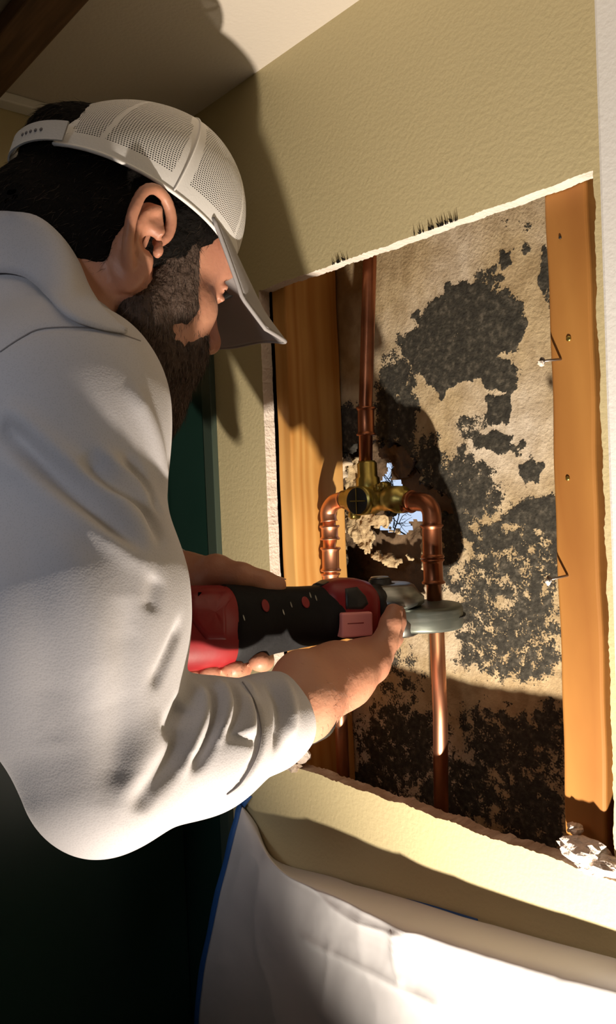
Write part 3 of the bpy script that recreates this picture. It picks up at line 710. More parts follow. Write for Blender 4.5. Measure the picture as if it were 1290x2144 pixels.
# ---- left hand: behind the tool, thumb over the top, fingers wrap below
B_.cone(WR_L, P(395, 1215, .79), .024, .022, .012)
kn = [P(470, 1262, .842), P(448, 1290, .835), P(428, 1320, .825), P(412, 1350, .81)]
B_.cone(P(372, 1212, .80), P(440, 1212, .785), .019, .017, .014)
for q, r0, r1 in zip(kn, (.019, .021, .021, .019), (.013, .013, .013, .012)): B_.cone(P(395, 1222, .80), q, r0, r1, .014)
fing(B_, [P(420, 1210, .782), P(452, 1196, .768), P(505, 1208, .757), P(548, 1221, .757), P(580, 1226, .760)], [.017, .0148, .0122, .0108, .0090], .008, .014)
fing(B_, [kn[0], P(535, 1315, .842), P(550, 1382, .79), P(542, 1384, .730)], [.0130, .0115, .0105, .0096])
fing(B_, [kn[1], P(490, 1345, .835), P(502, 1400, .78), P(488, 1398, .722)], [.0130, .0115, .0105, .0096])
fing(B_, [kn[2], P(455, 1370, .82), P(455, 1412, .77), P(438, 1408, .715)], [.0130, .0115, .0105, .0092])
fing(B_, [kn[3], P(425, 1385, .80), P(425, 1415, .77), P(412, 1412, .730)], [.0120, .0105, .0095, .0085])
# legs
for dx in (-.09, .09):
    hp = HIP+np.array([dx, 0, -.05]); kn_ = np.array([HIP[0]+dx, -.80, .50]); an = np.array([HIP[0]+dx*1.2, -.86, .08])
    B_.cone(hp, kn_, .085, .055, .05); B_.cone(kn_, an, .055, .038, .03); B_.cone(an, an+np.array([0, .14, -.045]), .035, .03, .03)
Vb, Fb = B_.mesh(.0021)
Vb = smooth_v(Vb, Fb, 1, .4)
nb = normals(Vb, Fb); Vb = Vb+nb*(.00035*fbm(Vb*160, 3, 3)+.0006*fbm(Vb*45, 2, 5))[:, None]
man = mobj('person', Vb, Fb, M['skin'])
tag(man, 'man in white cap and grey polo holding a cut-off tool into the wall', 'person')
def sdf_child(s, vox, name, m, parent=man, it=2, disp=None):
    V, Fq = s.mesh(vox); V = smooth_v(V, Fq, it)
    if disp is not None: V = V+normals(V, Fq)*disp(V)[:, None]
    o = mobj(name, V, Fq, m, parent); return o, V, Fq
# finger nails
def nail(tip, prev, nrm, r, nm='finger_nail'):
    d = tip-prev; d /= np.linalg.norm(d); n_ = np.array(nrm, float); n_ -= d*(n_@d); n_ /= np.linalg.norm(n_); s_ = np.cross(d, n_)
    V = []; Fc = []; nu, nv = 7, 6
    for i in range(nu):
        for j in range(nv):
            a = (i/(nu-1)-.5)*1.7; t = j/(nv-1); wsc = 1-.25*(1-t)**2 if t < .5 else 1-.35*((t-.5)/.5)**3
            V.append(tip+d*(t*r*1.35-r*.55)+(n_*math.cos(a*wsc)+s_*math.sin(a*wsc))*(r*1.035-.0016*t*t))
    for i in range(nu-1):
        for j in range(nv-1): Fc.append((i*nv+j, (i+1)*nv+j, (i+1)*nv+j+1, i*nv+j+1))
    o = mobj(nm, V, Fc, M['nailk'], man); sm = o.modifiers.new('t', 'SOLIDIFY'); sm.thickness = .0006
M['nailk'] = mat('finger_nail', (.58, .33, .24), .3)
nail(P(580, 1226, .760), P(548, 1221, .757), CU*.9-CF*.1+CF*.3, .0090)
nail(P(824, 1282, .766), P(818, 1305, .760), CR*.8+CF*.5, .0086)

# ---- shirt
Sh = SDF()
torso(Sh, .012)
Sh.cone(P(0, 700, .72), P(60, 622, .735), .090, .066, .04)
Sh.cone(P(60, 700, .70), P(185, 785, .64), .058, .046, .04)
Sh.cone(P(30, 640, .72), P(-60, 760, .72), .070, .09, .04)
Sh.cone(P(-60, 590, .73), P(50, 596, .725), .060, .052, .03)
Sh.cone(SH_R, P(150, 1250, .56), .068, .070, .05); Sh.cone(P(150, 1250, .56), EL_R, .072, .0435, .03)
Sh.ell(P(150, 1360, .555), (.06, .06, .075), None, .05)
Sh.cone(EL_R, P(420, 1560, .585), .044, .044, .02); Sh.cone(P(420, 1560, .585), P(555, 1512, .635), .044, .037, .02)
Sh.cone(P(555, 1512, .635), P(578, 1500, .645), .037, .0355, .008)
Sh.cone(SH_L, EL_L, .068, .056, .05); Sh.cone(EL_L, P(345, 1215, .81), .052, .036, .03)
Sh.cone(P(150, 900, .73), P(125, 1120, .74), .070, .065, .04)
# open the cuff and the collar
Sh.cone(P(618, 1484, .655), P(760, 1420, .72), .0285, .050, .003, 'sub')
Sh.cone(H(-.03, 0, -.02), P(120, 500, .745), .066, .060, .006, 'sub')
Sh.cone(P(-70, 610, .705), P(30, 600, .700), .056, .046, .02)
Sh.cone(P(30, 600, .700), P(95, 680, .69), .044, .044, .03)
Vs, Fs = Sh.mesh(.0025); Vs = smooth_v(Vs, Fs, 3)
bv = BVHTree.FromPolygons([tuple(v) for v in Vs], [tuple(map(int, q)) for q in Fs])
def hit(bvh, x, y):
    v = ray(x, y); r = bvh.ray_cast(Vector(CAM), Vector(v/np.linalg.norm(v))); return None if r[0] is None else np.array(r[0])
folds = [  # (pixel polyline, amplitude, width)
 ([(0, 890), (27, 908), (108, 989), (179, 1049), (244, 1103), (309, 1152)], -.0085, .0085),
 ([(0, 855), (40, 880), (130, 960), (200, 1010), (262, 1060), (325, 1130)], .0050, .008),
 ([(0, 950), (54, 985), (130, 1055), (220, 1120), (330, 1185)], .0050, .009),
 ([(175, 950), (195, 975), (233, 1010), (282, 1034), (315, 1071), (336, 1140)], -.0075, .007),
 ([(200, 935), (250, 985), (300, 1020), (335, 1062)], .0045, .006),
 ([(255, 950), (285, 985), (309, 1022), (339, 1078)], -.0060, .0045),
 ([(270, 800), (310, 880), (335, 960), (345, 1040)], .0035, .009),
 ([(327, 1205), (322, 1240), (315, 1280)], -.0022, .007),
 ([(382, 1300), (365, 1345), (342, 1396), (320, 1440)], -.004, .005),
 ([(120, 1080), (160, 1180), (200, 1330), (230, 1480)], .003, .016),
 ([(30, 1040), (60, 1200), (90, 1380), (120, 1560)], -.004, .016),
 ([(270, 1250), (262, 1400), (250, 1560), (235, 1690)], -.004, .012),
 ([(385, 1470), (372, 1500), (345, 1545)], -.0060, .007),
 ([(385, 1525), (365, 1578), (333, 1627), (305, 1665), (285, 1700)], -.0060, .008),
 ([(345, 1500), (320, 1560), (285, 1630), (262, 1690)], .002, .014),
 ([(405, 1430), (428, 1460), (430, 1500), (405, 1560), (375, 1625)], .005, .006),
 ([(443, 1425), (452, 1470), (445, 1520), (417, 1584), (400, 1610)], -.0055, .0045),
 ([(462, 1422), (478, 1460), (474, 1505), (455, 1560)], .004, .0045),
 ([(482, 1425), (500, 1465), (494, 1510), (470, 1550)], -.0042, .0042),
 ([(510, 1420), (528, 1455), (528, 1510), (520, 1540)], .0035, .0045),
 ([(508, 1428), (532, 1465), (545, 1510), (547, 1545), (535, 1590), (505, 1640), (470, 1668)], -.0050, .0035),
 ([(560, 1425), (582, 1470), (585, 1520), (575, 1570)], -.0045, .0045),
 ([(590, 1415), (608, 1460), (612, 1510), (600, 1560)], .0035, .005),
 ([(486, 1542), (515, 1548), (546, 1553)], -.0022, .0030),
 ([(0, 735), (45, 705), (90, 686), (180, 684), (240, 695), (296, 712)], -.0022, .0035),
 ([(0, 500), (40, 520), (80, 545)], -.004, .004)]
ns = normals(Vs, Fs); disp = np.zeros(len(Vs)); face_cam = (ns@CF) < .25
def polyline3(bvh, pl, n_=60):
    q = catmull(pl, n_); out = [hit(bvh, *p) for p in q]; return [p for p in out if p is not None]
for pl, am, wd in folds:
    q = np.array(polyline3(bv, pl, 70))
    if len(q) < 4: continue
    lo_, hi_ = q.min(0)-wd*3, q.max(0)+wd*3
    c_ = np.where(((Vs > lo_) & (Vs < hi_)).all(1) & face_cam)[0]
    d2 = ((Vs[c_][:, None, :]-q[None])**2).sum(2); j = d2.argmin(1); t = j/(len(q)-1)
    taper = np.clip(np.minimum(t, 1-t)*4+.15, 0, 1)
    disp[c_] += 1.05*am*np.exp(-d2[np.arange(len(c_)), j]/wd**2)*taper
disp += .0020*fbm(Vs*np.array([13, 13, 8]), 3, 41)
Vs = Vs+ns*disp[:, None]; Vs = smooth_v(Vs, Fs, 1, .4)
shirt = mobj('polo_shirt', Vs, Fs, M['shirt'], man)
bv = BVHTree.FromPolygons([tuple(v) for v in Vs], [tuple(map(int, q)) for q in Fs])
def seam(pl, r=.0006, nm='seam', m=None, lift=.0002):
    q = polyline3(bv, pl, 60)
    if len(q) < 3: return
    q = smooth_line([p-CF*lift for p in q]); v, f = tube_path(q, r, 6); mobj(nm, v, f, m or M['thread'], shirt)
def smooth_line(q):
    q = np.array(q)
    for _ in range(2): q[1:-1] = (q[:-2]+q[1:-1]*2+q[2:])/4
    return list(q)
seam([(0, 737), (45, 707), (90, 688), (180, 686), (240, 696), (294, 714)])
seam([(508, 1428), (532, 1465), (545, 1510), (547, 1545), (535, 1590), (505, 1640), (475, 1664)])
# collar: a folded band round the neck

# ---- hair (back of head, sideburn) and strands
HB = SDF()
hell(HB, (-.006, 0, .045), (.0965, .0775, .085))
hell(HB, (-.060, 0, -.015), (.046, .062, .050), .03)
hell(HB, (-.030, -.045, -.005), (.040, .034, .040), .02)
hell(HB, (-.096, 0, -.012), (.026, .050, .036), .03)
hell(HB, (-.082, 0, .074), (.020, .030, .022), .02)
hell(HB, (.014, -.069, .026), (.013, .011, .026), .01)
hell(HB, (.020, -.066, -.004), (.008, .008, .028), .01)
hell(HB, (-.012, -.088, -.002), (.024, .026, .043), None, 'sub') if False else None
HB.p.append(('e', H(-.012, -.094, .002), np.array((.021, .030, .040)), HR, 0, .004, 'sub', H(-.012, -.094, .002), .043))
hell(HB, (.07, 0, -.03), (.06, .08, .075), .006, 'sub')
for sg in (-1, 1):
    hcone(HB, (.022, sg*.066, .040), (.060, sg*.047, .050), .016, .014, .01)
    hcone(HB, (.024, sg*.066, .036), (.030, sg*.066, .006), .012, .010, .01)
hair, Vh, Fh = sdf_child(HB, .0024, 'hair', M['hairb'], disp=lambda V: .0022*fbm(V*120, 3, 9)+.002*fbm(V*40, 2, 4))
# ---- beard
BD = SDF()
for sg in (-1, 1):
    hcone(BD, (.018, sg*.062, -.020), (.014, sg*.059, -.052), .0125, .019, .01)
    hcone(BD, (.010, sg*.055, -.055), (.070, sg*.026, -.105), .023, .022, .02)
    hcone(BD, (.030, sg*.056, -.030), (.072, sg*.030, -.064), .014, .016, .014)
    hell(BD, (.046, sg*.046, -.046), (.034, .022, .034), .015)
    hell(BD, (.060, sg*.040, -.050), (.030, .023, .028), .012)
    hell(BD, (.074, sg*.031, -.060), (.020, .019, .020), .012)
    hell(BD, (.073, sg*.038, -.058), (.019, .017, .022), .01)
    hcone(BD, (.040, sg*.052, -.074), (.068, sg*.046, -.076), .0175, .0165, .012)
    hcone(BD, (.030, sg*.066, .018), (.046, sg*.060, -.026), .012, .014, .01)
    hcone(BD, (.020, sg*.064, .002), (.038, sg*.060, -.030), .0125, .014, .01)
    hcone(BD, (.099, 0, -.0525), (.086, sg*.030, -.060), .0085, .0095, .006)
    hcone(BD, (.086, sg*.030, -.060), (.078, sg*.030, -.09), .011, .016, .01)
hell(BD, (.072, 0, -.112), (.032, .034, .032), .02)
hell(BD, (.070, 0, -.135), (.024, .026, .026), .02)
hell(BD, (.103, 0, -.067), (.013, .016, .0042), .003, 'sub')
beard, Vd, Fd = sdf_child(BD, .0020, 'beard', M['beardb'], disp=lambda V: .0016*fbm(V*150, 3, 19))
def strands(name, V, Fq, n_, length, wid, dirf, mats, sel, parent, lift=.35, seed=1):
    rg = np.random.default_rng(seed); nn = normals(V, Fq); ok = np.where(sel(V, nn))[0]; pk = rg.choice(ok, n_)
    VV = np.zeros((n_*9, 3)); FF = []; mi = rg.integers(0, len(mats)*10, n_)
    p = V[pk]; nm_ = nn[pk]; d = dirf(p, nm_)+rg.normal(0, .22, (n_, 3)); d /= np.linalg.norm(d, axis=1)[:, None]
    d = d-nm_*(d*nm_).sum(1)[:, None]*.8+nm_*lift; d /= np.linalg.norm(d, axis=1)[:, None]
    L_ = (length*rg.uniform(.6, 1.3, n_))[:, None]; s_ = np.cross(d, nm_); s_ /= np.linalg.norm(s_, axis=1)[:, None]+1e-9; t_ = np.cross(d, s_)
    curl = rg.normal(0, .12, (n_, 3)); wd = wid
    for k, (t, ww) in enumerate(((0, 1), (.55, .8), (1, .15))):
        c = p-nm_*.0008+d*L_*t+(curl-nm_*.22)*L_*t*t
        for j in range(3):
            a = j*2.094; VV[k*3+j::9] = c+(s_*math.cos(a)+t_*math.sin(a))*wd*ww
    for i in range(n_):
        o = i*9
        for k in (0, 3):
            for j in range(3): FF.append((o+k+j, o+k+(j+1) % 3, o+k+3+(j+1) % 3, o+k+3+j))
    probs = np.repeat(np.minimum(mi//10, len(mats)-1), 6)
    return mobj(name, VV, FF, mats, parent, midx=probs)
M['hairg'] = mat('grey_brown_hair', (.20, .15, .12), .5); M['hairm'] = mat('brown_hair', (.05, .032, .022), .5)
strands('hair_strand', Vh, Fh, 9000, .011, .00016, lambda p, n: -HU*.8-HF*.5+0*p, [M['hair'], M['hair'], M['hairm']], lambda V, n: ((V-HO)@HU < .05) | ((V-HO)@HF < -.06), hair, .25, 3)['kind'] = 'stuff'
strands('beard_strand', Vd, Fd, 9000, .011, .00017, lambda p, n: HF*.35-HU*1.0+0*p, [M['hair'], M['hairm'], M['hairm'], M['hairg']], lambda V, n: (V-HO)@HL < .02, beard, .3, 5)['kind'] = 'stuff'
# folded collar leaf
def bv2(V, F): return BVHTree.FromPolygons([tuple(v) for v in V], [tuple(map(int, q)) for q in F])
bb, bh = bv2(Vb, Fb), bv2(Vh, Fh)
def dep(x, y, trees, dflt):
    ds = [(h-CAM)@CF for h in (hit(t, x, y) for t in trees) if h is not None]; return min(ds) if ds else dflt
def edge_curve(pts, trees, lift, dflt, n_=40):
    q = catmull(pts, n_); d = np.array([dep(x, y, trees, np.nan) for x, y in q]); ok_ = ~np.isnan(d)
    d = np.interp(np.arange(n_), np.where(ok_)[0], d[ok_]) if ok_.any() else np.full(n_, dflt)
    for _ in range(14): d[1:-1] = (d[:-2]+2*d[1:-1]+d[2:])/4
    return q, d-lift
tq, td = edge_curve([(-90, 470), (-40, 452), (0, 447), (70, 455), (120, 492), (158, 545), (184, 604), (215, 650), (262, 694)], (bb, bh, bv), .003, .68)
lq, ld = edge_curve([(-90, 600), (-50, 585), (0, 572), (50, 580), (84, 604), (108, 634), (145, 668), (200, 688), (262, 699)], (bv,), .002, .66)
V = []; n_ = len(tq)
for k in range(n_):
    top = P(tq[k][0], tq[k][1], td[k]); low = P(lq[k][0], lq[k][1], ld[k]); m1 = (top+low)/2-CF*.004+CU*.002+CR*.002
    back = top+CF*.014-CU*.012-CR*.004
    for t in np.linspace(0, 1, 5)[:-1]: V.append(back*(1-t)+top*t+CU*.0022*math.sin(t*math.pi))
    for t in np.linspace(0, 1, 8):
        p = (1-t)**2*top+2*t*(1-t)*m1+t*t*low; px, py = topix(*p); dd = (p-CAM)@CF; lim = dep(px, py, (bb, bh, bv), 9)-.0035
        V.append(p if dd < lim else P(px, py, lim))
nr = 12; Fc = [(k*nr+i, (k+1)*nr+i, (k+1)*nr+i+1, k*nr+i+1) for k in range(n_-1) for i in range(nr-1)]
co_ = mobj('collar', V, Fc, M['shirt'], shirt); sm = co_.modifiers.new('t', 'SOLIDIFY'); sm.thickness = .0022
# eyebrow and lashes
v = []; f = []
for k in range(60):
    t = random.random(); p = H(.0985-.008*t*t, -.016-.032*t, .030+.003*math.sin(t*3)+random.uniform(-.003, .003)); v, f = merge((v, f), tube_path([p, p+HR@np.array([.002, -.006, .002])], [.0003, .0001], 3))
mobj('eyebrow', v, f, M['hair'], man)
v = []; f = []
for k in range(26):
    t = k/25; p = H(.0955-.005*t*t, -.018-.026*t, .011); v, f = merge((v, f), tube_path([p, p+HR@np.array([.005, -.003*t, -.003]), p+HR@np.array([.009, -.005*t, -.002])], [.0004, .0003, .0001], 3))
mobj('eyelashes', v, f, M['hair'], man)
# ---- cap
cap = empty('cap'); cap.parent = man; cap['label'] = 'white mesh-back cap with a grey brim'
NT_, NP = 144, 40
af, al, hh, uz = .1015, .0865, .104, .041
def rim_u(th): return uz+.006*math.cos(th)-.004*math.cos(2*th)
CPI = math.radians(8); _H0 = H
def HC(f_, l_, u_):
    return _H0(f_*math.cos(CPI)+(u_-.02)*math.sin(CPI), l_, .02+(u_-.02)*math.cos(CPI)-f_*math.sin(CPI))
def dome(th, t, off=0):
    """t 0 rim -> 1 top"""
    ph = t*math.pi/2; rr = math.cos(ph)**.78; zz = math.sin(ph)**1.05
    lean = .006*math.sin(ph)*1
    sq = (abs(math.cos(th))**2.25+abs(math.sin(th))**2.25)**(-1/2.25)
    fr = 1+.03*max(0, math.cos(th))*math.sin(ph*2)
    return HC(-.004+lean+(af+off)*rr*math.cos(th)*sq*fr, (al+off)*rr*math.sin(th)*sq, rim_u(th)*(1)+(hh+off)*zz*(1+.05*math.cos(th)*rr))
V = []; UV = []
for i in range(NT_):
    th = 2*math.pi*i/NT_
    for j in range(NP+1): V.append(dome(th, j/NP)); UV.append((th, j/NP))
Fc = []; mi = []; fuv = []
def opening(th, t):
    a = abs(((th-math.pi+math.pi) % (2*math.pi))-math.pi)  # angle from back
    return (a/.50)**2+((t)/.34)**2 < 1
for i in range(NT_):
    i2 = (i+1) % NT_; th = 2*math.pi*(i+.5)/NT_
    for j in range(NP):
        t = (j+.5)/NP; a = abs((th % (2*math.pi))-math.pi)
        if (a/.50)**2+(t/.34)**2 < 1: continue
        Fc.append((i*(NP+1)+j, i2*(NP+1)+j, i2*(NP+1)+j+1, i*(NP+1)+j+1))
        thn = (th+math.pi) % (2*math.pi)-math.pi
        solid = t < .10 or t > .93 or abs(thn+1.62)*math.cos(t*1.45) < .075 or abs(thn-1.62)*math.cos(t*1.45) < .075 or ((a/.62)**2+(t/.42)**2 < 1) or abs(abs(thn)-.85)*math.cos(t*1.5) < .012 or abs(abs(thn)-2.3)*math.cos(t*1.5) < .012
        mi.append(0 if solid else 1)
        q = []
        for (ii, jj) in ((i, j), (i+1, j), (i+1, j+1), (i, j+1)):
            q.append((2*math.pi*ii/NT_*.098/.0021*(.45+.55*math.cos(jj/NP*1.1)), jj/NP*.15/.0019))
        fuv.append(q)
crown = mobj('crown', V, Fc, [M['capw'], M['capmesh']], cap, midx=mi)
uvl = crown.data.uv_layers.new(name='UVMap'); uvl.data.foreach_set('uv', [c_ for q in fuv for p in q for c_ in p])
# rim piping, opening piping, raised seams
def capline(pts, r, nm): v, f = tube_path(pts, r, 8); mobj(nm, v, f, M['capw'], cap)
capline([dome(math.pi+.50+(2*math.pi-1.0)*k/90, .004) for k in range(91)], .0016, 'rim_piping')
capline([dome(math.pi+.50*math.cos(a), .34*math.sin(a)+.002) for a in np.linspace(0, math.pi, 40)], .0017, 'opening_piping')
for th in (-1.62, 1.62): capline([dome(th, t, .0004) for t in np.linspace(0, .98, 30)], .0009, 'panel_seam')
v, f = lathe(dome(0, 1)-HU*.001, HU, [(0, .007), (.002, .007), (.0038, .004)], 18); mobj('crown_button', v, f, M['capw'], cap)
# strap
V = []; Fc = []; nS = 30
for i in range(nS+1):
    th = math.pi-.62+1.24*i/nS
    for (o_, dz) in ((.0, .000), (.0, .0165), (.0016, .0165), (.0016, .000)):
        p = dome(th, .0, .0045+o_); V.append(p+HU*dz*HS)
for i in range(nS):
    for k in range(4): Fc.append((i*4+k, (i+1)*4+k, (i+1)*4+(k+1) % 4, i*4+(k+1) % 4))
strap = mobj('snap_strap', V, Fc, M['capw'], cap, smooth=False)
for k in range(5):
    p = dome(math.pi+.10+.07*k, .0, .0063)+HU*.0085; n_ = p-HC(0, 0, .05); v, f = lathe(p, n_, [(0, .0016), (.0006, .0014)], 10); mobj('snap_hole', v, f, M['thread'], strap)
# brim
V = []; nb1, nb2 = 40, 18
for i in range(nb1+1):
    s_ = -1+2*i/nb1; th = s_*1.20
    for j in range(nb2+1):
        t = j/nb2
        sq = (abs(math.cos(th))**2.25+abs(math.sin(th))**2.25)**(-1/2.25)
        rf = -.004+af*math.cos(th)*sq; rl = al*math.sin(th)*sq; ru = rim_u(th)+.001
        of = .176-.055*abs(s_)**3.2; ol = .089*math.copysign(abs(s_)**.85, s_); ou = ru-.006
        q = t; f_ = rf+(of-rf)*q; l_ = rl+(ol-rl)*q; u_ = ru+(ou-ru)*q-.030*(abs(l_)/.089)**2*min(1, t*1.6)-.020*t+.006
        V.append(HC(f_, l_, u_))
Fc = [(i*(nb2+1)+j, (i+1)*(nb2+1)+j, (i+1)*(nb2+1)+j+1, i*(nb2+1)+j+1) for i in range(nb1) for j in range(nb2)]
br = mobj('brim', V, Fc, [M['brim'], M['brimt']], cap); sm = br.modifiers.new('t', 'SOLIDIFY'); sm.thickness = .0028; sm.offset = 0
edge = [V[0*(nb2+1)+j] for j in range(nb2+1)]+[V[i*(nb2+1)+nb2] for i in range(1, nb1+1)]+[V[nb1*(nb2+1)+j] for j in range(nb2-1, -1, -1)]
v, f = tube_path(edge, .0019, 8); mobj('brim_edge', v, f, M['brim'], br)
# watch under the cuff
wa = WR_R-EL_R; wa /= np.linalg.norm(wa); wx, wy, _ = frame_of(wa)
wc = P(640, 1478, .665)
ring = [(wc+wa*t, r) for t, r in ((-.008, .0285), (-.008, .0305), (.006, .0300), (.006, .028))]
v, f = tube_like(ring, wx, wy, 36); wb_ = mobj('wristwatch', v, f, M['black'], man)
bm = bmesh.new(); g = bmesh.ops.create_cube(bm, size=1)
for q_ in g['verts']: q_.co = Vector(P(642, 1519, .668)+wa*q_.co[0]*.016+c2w((.3, .9, .1))*q_.co[1]*.010+c2w((.2, -.2, .9))*q_.co[2]*.02)
bmo('watch_case', bm, M['black'], wb_, bevel=.002)
# hairs on the wrist
def wsel(V, n):
    a = V-P(640, 1440, .665); t = a@wa; return (np.abs(t) < .030) & (n@CF < -.2) & ((V-CAM)@CF < .72) & (np.abs(a@CU) < .03)
strands('wrist_hair', Vb, Fb, 260, .009, .00010, lambda p, n: wa*.6-CU*.7+0*p, [M['hairm']], wsel, man, .2, 8)['kind'] = 'stuff'
# trousers and shoes (below the frame)
TR = SDF(); TR.cone(HIP+np.array([0, 0, .02]), HIP+np.array([0, 0, -.06]), .150, .135, .04)
for dx in (-.09, .09): TR.cone(HIP+np.array([dx, 0, -.05]), np.array([HIP[0]+dx, -.80, .50]), .100, .072, .05); TR.cone(np.array([HIP[0]+dx, -.80, .50]), np.array([HIP[0]+dx*1.2, -.86, .10]), .072, .055, .03)
sdf_child(TR, .008, 'trousers', M['jeans'])
for dx in (-.108, .108):
    s_ = SDF(); s_.cone((HIP[0]+dx, -.88, .047), (HIP[0]+dx, -.70, .043), .042, .040, .02); s_.cone((HIP[0]+dx, -.86, .06), (HIP[0]+dx, -.86, .11), .045, .045, .02)
    sdf_child(s_, .006, 'shoe', M['black'])

# ------------------------------------------------------------------ cut-off tool
tool = empty('cut_off_tool'); tag(tool, 'red and black cordless cut-off tool held against the right copper pipe', 'power tool')
def body(nm, stations, m, p=2.4, n_=40, parent=tool, flat=1.0):
    rings = [(T(a, sd, up), r) for a, r, sd, up in stations]; v, f = tube_like(rings, tsd, tup, n_, flat, 1.0, p); return mobj(nm, v, f, m, parent)
body('rear_housing', [(-.055, .0, 0, 0), (-.055, .028, 0, 0), (-.050, .033, 0, 0), (-.02, .0365, 0, 0), (.03, .0372, 0, 0), (.052, .0365, 0, 0), (.055, .034, 0, 0)], M['red'], 2.6)
body('grip', [(.046, .030, 0, 0), (.048, .0362, 0, 0), (.056, .0372, 0, 0), (.075, .0350, 0, .001), (.10, .0312, 0, .002), (.13, .0290, 0, .003), (.155, .0280, 0, .004), (.178, .0268, 0, .006), (.185, .022, 0, .006)], M['rubber'], 2.3)
# red shield on the side of the housing reaching into the grip
def patch(nm, pl, m, bvh, lift, parent, n_=None):
    """polygon drawn on a surface, given thickness"""
    pl = np.array(pl, float); c_ = pl.mean(0); rings = []
    for s_ in (0, .35, .7, .93, 1.0): rings.append([c_+(p-c_)*s_ for p in pl])
    V = []
    for ri, rg in enumerate(rings):
        for p in rg:
            h = hit(bvh, *p)
            if h is None: h = V[-1]+CF*lift if V else T(.1, 0, 0)
            V.append(h-CF*(lift if ri < 4 else -lift*.3))
    m_ = len(pl); Fc = [(r*m_+k, r*m_+(k+1) % m_, (r+1)*m_+(k+1) % m_, (r+1)*m_+k) for r in range(4) for k in range(m_)]
    return mobj(nm, V, Fc, m, parent)
def bvh_of(*objs):
    vs = []; fs = []
    for o in objs:
        n0 = len(vs); vs += [v.co[:] for v in o.data.vertices]; fs += [tuple(i+n0 for i in p.vertices) for p in o.data.polygons]
    return BVHTree.FromPolygons(vs, fs)
# head housing
head = body('head_housing', [(.150, .018, 0, .012), (.152, .0222, 0, .012), (.160, .0262, 0, .011), (.178, .0295, 0, .009), (.190, .0300, 0, .008), (.200, .0285, 0, .007), (.207, .0235, 0, .006), (.209, .012, 0, .005)], M['red'], 2.8)
bt = bvh_of(*[o for o in tool.children])
def densify(pl, k=6):
    out = []
    for i in range(len(pl)):
        a = np.array(pl[i], float); b = np.array(pl[(i+1) % len(pl)], float)
        for j in range(k): out.append(tuple(a+(b-a)*j/k))
    return out
patch('housing_shield', densify([(400, 1222), (470, 1222), (490, 1246), (472, 1272), (474, 1300), (474, 1340), (430, 1340), (400, 1300)]), M['red'], bt, .0012, tool)
def oval(cx_, cy_, rx, ry, rot=0, n_=24):
    return [(cx_+rx*math.cos(t)*math.cos(rot)-ry*math.sin(t)*math.sin(rot), cy_+rx*math.cos(t)*math.sin(rot)+ry*math.sin(t)*math.cos(rot)) for t in np.linspace(0, 2*math.pi, n_, endpoint=False)]
patch('red_stud', oval(556, 1268, 8, 14, -.25), M['red'], bt, .0012, tool)
patch('red_stud', oval(640, 1261, 8, 13, -.35), M['red'], bt, .0012, tool)
patch('black_inset', densify([(722, 1232), (748, 1228), (766, 1248), (772, 1264), (760, 1276), (724, 1276)]), M['black'], bt, .0012, tool)
patch('black_inset', densify([(655, 1222), (680, 1212), (690, 1218), (672, 1228), (655, 1228)]), M['black'], bt, .0010, tool)
for (x, y, x2, y2) in ((509, 1289, 513, 1298), (608, 1262, 612, 1270), (648, 1240, 652, 1252), (592, 1278, 596, 1286), (660, 1246, 664, 1258)):
    patch('scuff_mark', oval((x+x2)/2, (y+y2)/2, 1.5, 7, -.3, 10), M['steel'], bt, .0006, tool)
# dark slot on the rear housing
patch('vent_slot', densify([(376, 1298), (386, 1296), (386, 1322), (380, 1330)]), M['black'], bt, .0008, tool)
# label plate: thin box in front of head housing
c0 = P(716, 1284, .760); c1 = P(781, 1281, .773); c2 = P(782, 1331, .773); c3 = P(717, 1337, .760)
def plate(nm, cs, th, m, parent, bev=.002):
    bm = bmesh.new(); cs = [np.array(c) for c in cs]; n_ = np.cross(cs[1]-cs[0], cs[3]-cs[0]); n_ /= np.linalg.norm(n_)
    if n_@CF < 0: n_ = -n_
    a = [bm.verts.new(c) for c in cs]; b = [bm.verts.new(c+n_*th) for c in cs]
    bm.faces.new(a); bm.faces.new(b[::-1])
    for i in range(4): bm.faces.new((a[i], b[i], b[(i+1) % 4], a[(i+1) % 4]))
    bmesh.ops.recalc_face_normals(bm, faces=bm.faces); return bmo(nm, bm, m, parent, bevel=bev, seg=3)
lp = plate('battery_catch_plate', (c0, c1, c2, c3), .022, M['pink'], tool)
plate('plate_rib', (P(728, 1305, .7620), P(762, 1303, .7685), P(762, 1305, .7685), P(728, 1307, .7620)), .002, M['red'], lp, .0002)
# gear case, knob, guard, disc
UP = np.array([0, 0, 1.])
gc = P(815, 1262, .835)
v, f = lathe(gc, UP, [(-.004, .030), (0, .036), (.006, .036), (.012, .030), (.018, .026), (.020, .022)], 40); mobj('gear_case', v, f, M['steel'], tool)
kc = P(796, 1222, .835)
v, f = lathe(kc-UP*.004, UP, [(0, .015), (.004, .0155), (.0045, .012), (.0085, .0115), (.010, .009)], 28); mobj('spindle_lock', v, f, M['black'], tool)
v, f = lathe(kc+UP*.006, UP, [(0, .010), (.0012, .009)], 24); mobj('spindle_cap', v, f, M['steel'], tool)
gg = P(884, 1288, .845)
v, f = lathe(gg, UP, [(-.012, .037), (-.012, .041), (-.009, .042), (.008, .042), (.011, .040), (.012, .034), (.012, .012)], 56); mobj('blade_guard', v, f, M['guard'], tool)
v, f = lathe(gg-UP*.0005+np.array([.0, .006, .0]), UP, [(-.0008, .041), (.0008, .041)], 56); mobj('cutting_disc', v, f, M['disc'], tool)
v, f = lathe(P(835, 1318, .825), UP, [(-.006, .016), (-.004, .020), (.008, .021), (.012, .018)], 32); mobj('lower_flange', v, f, M['steel'], tool)
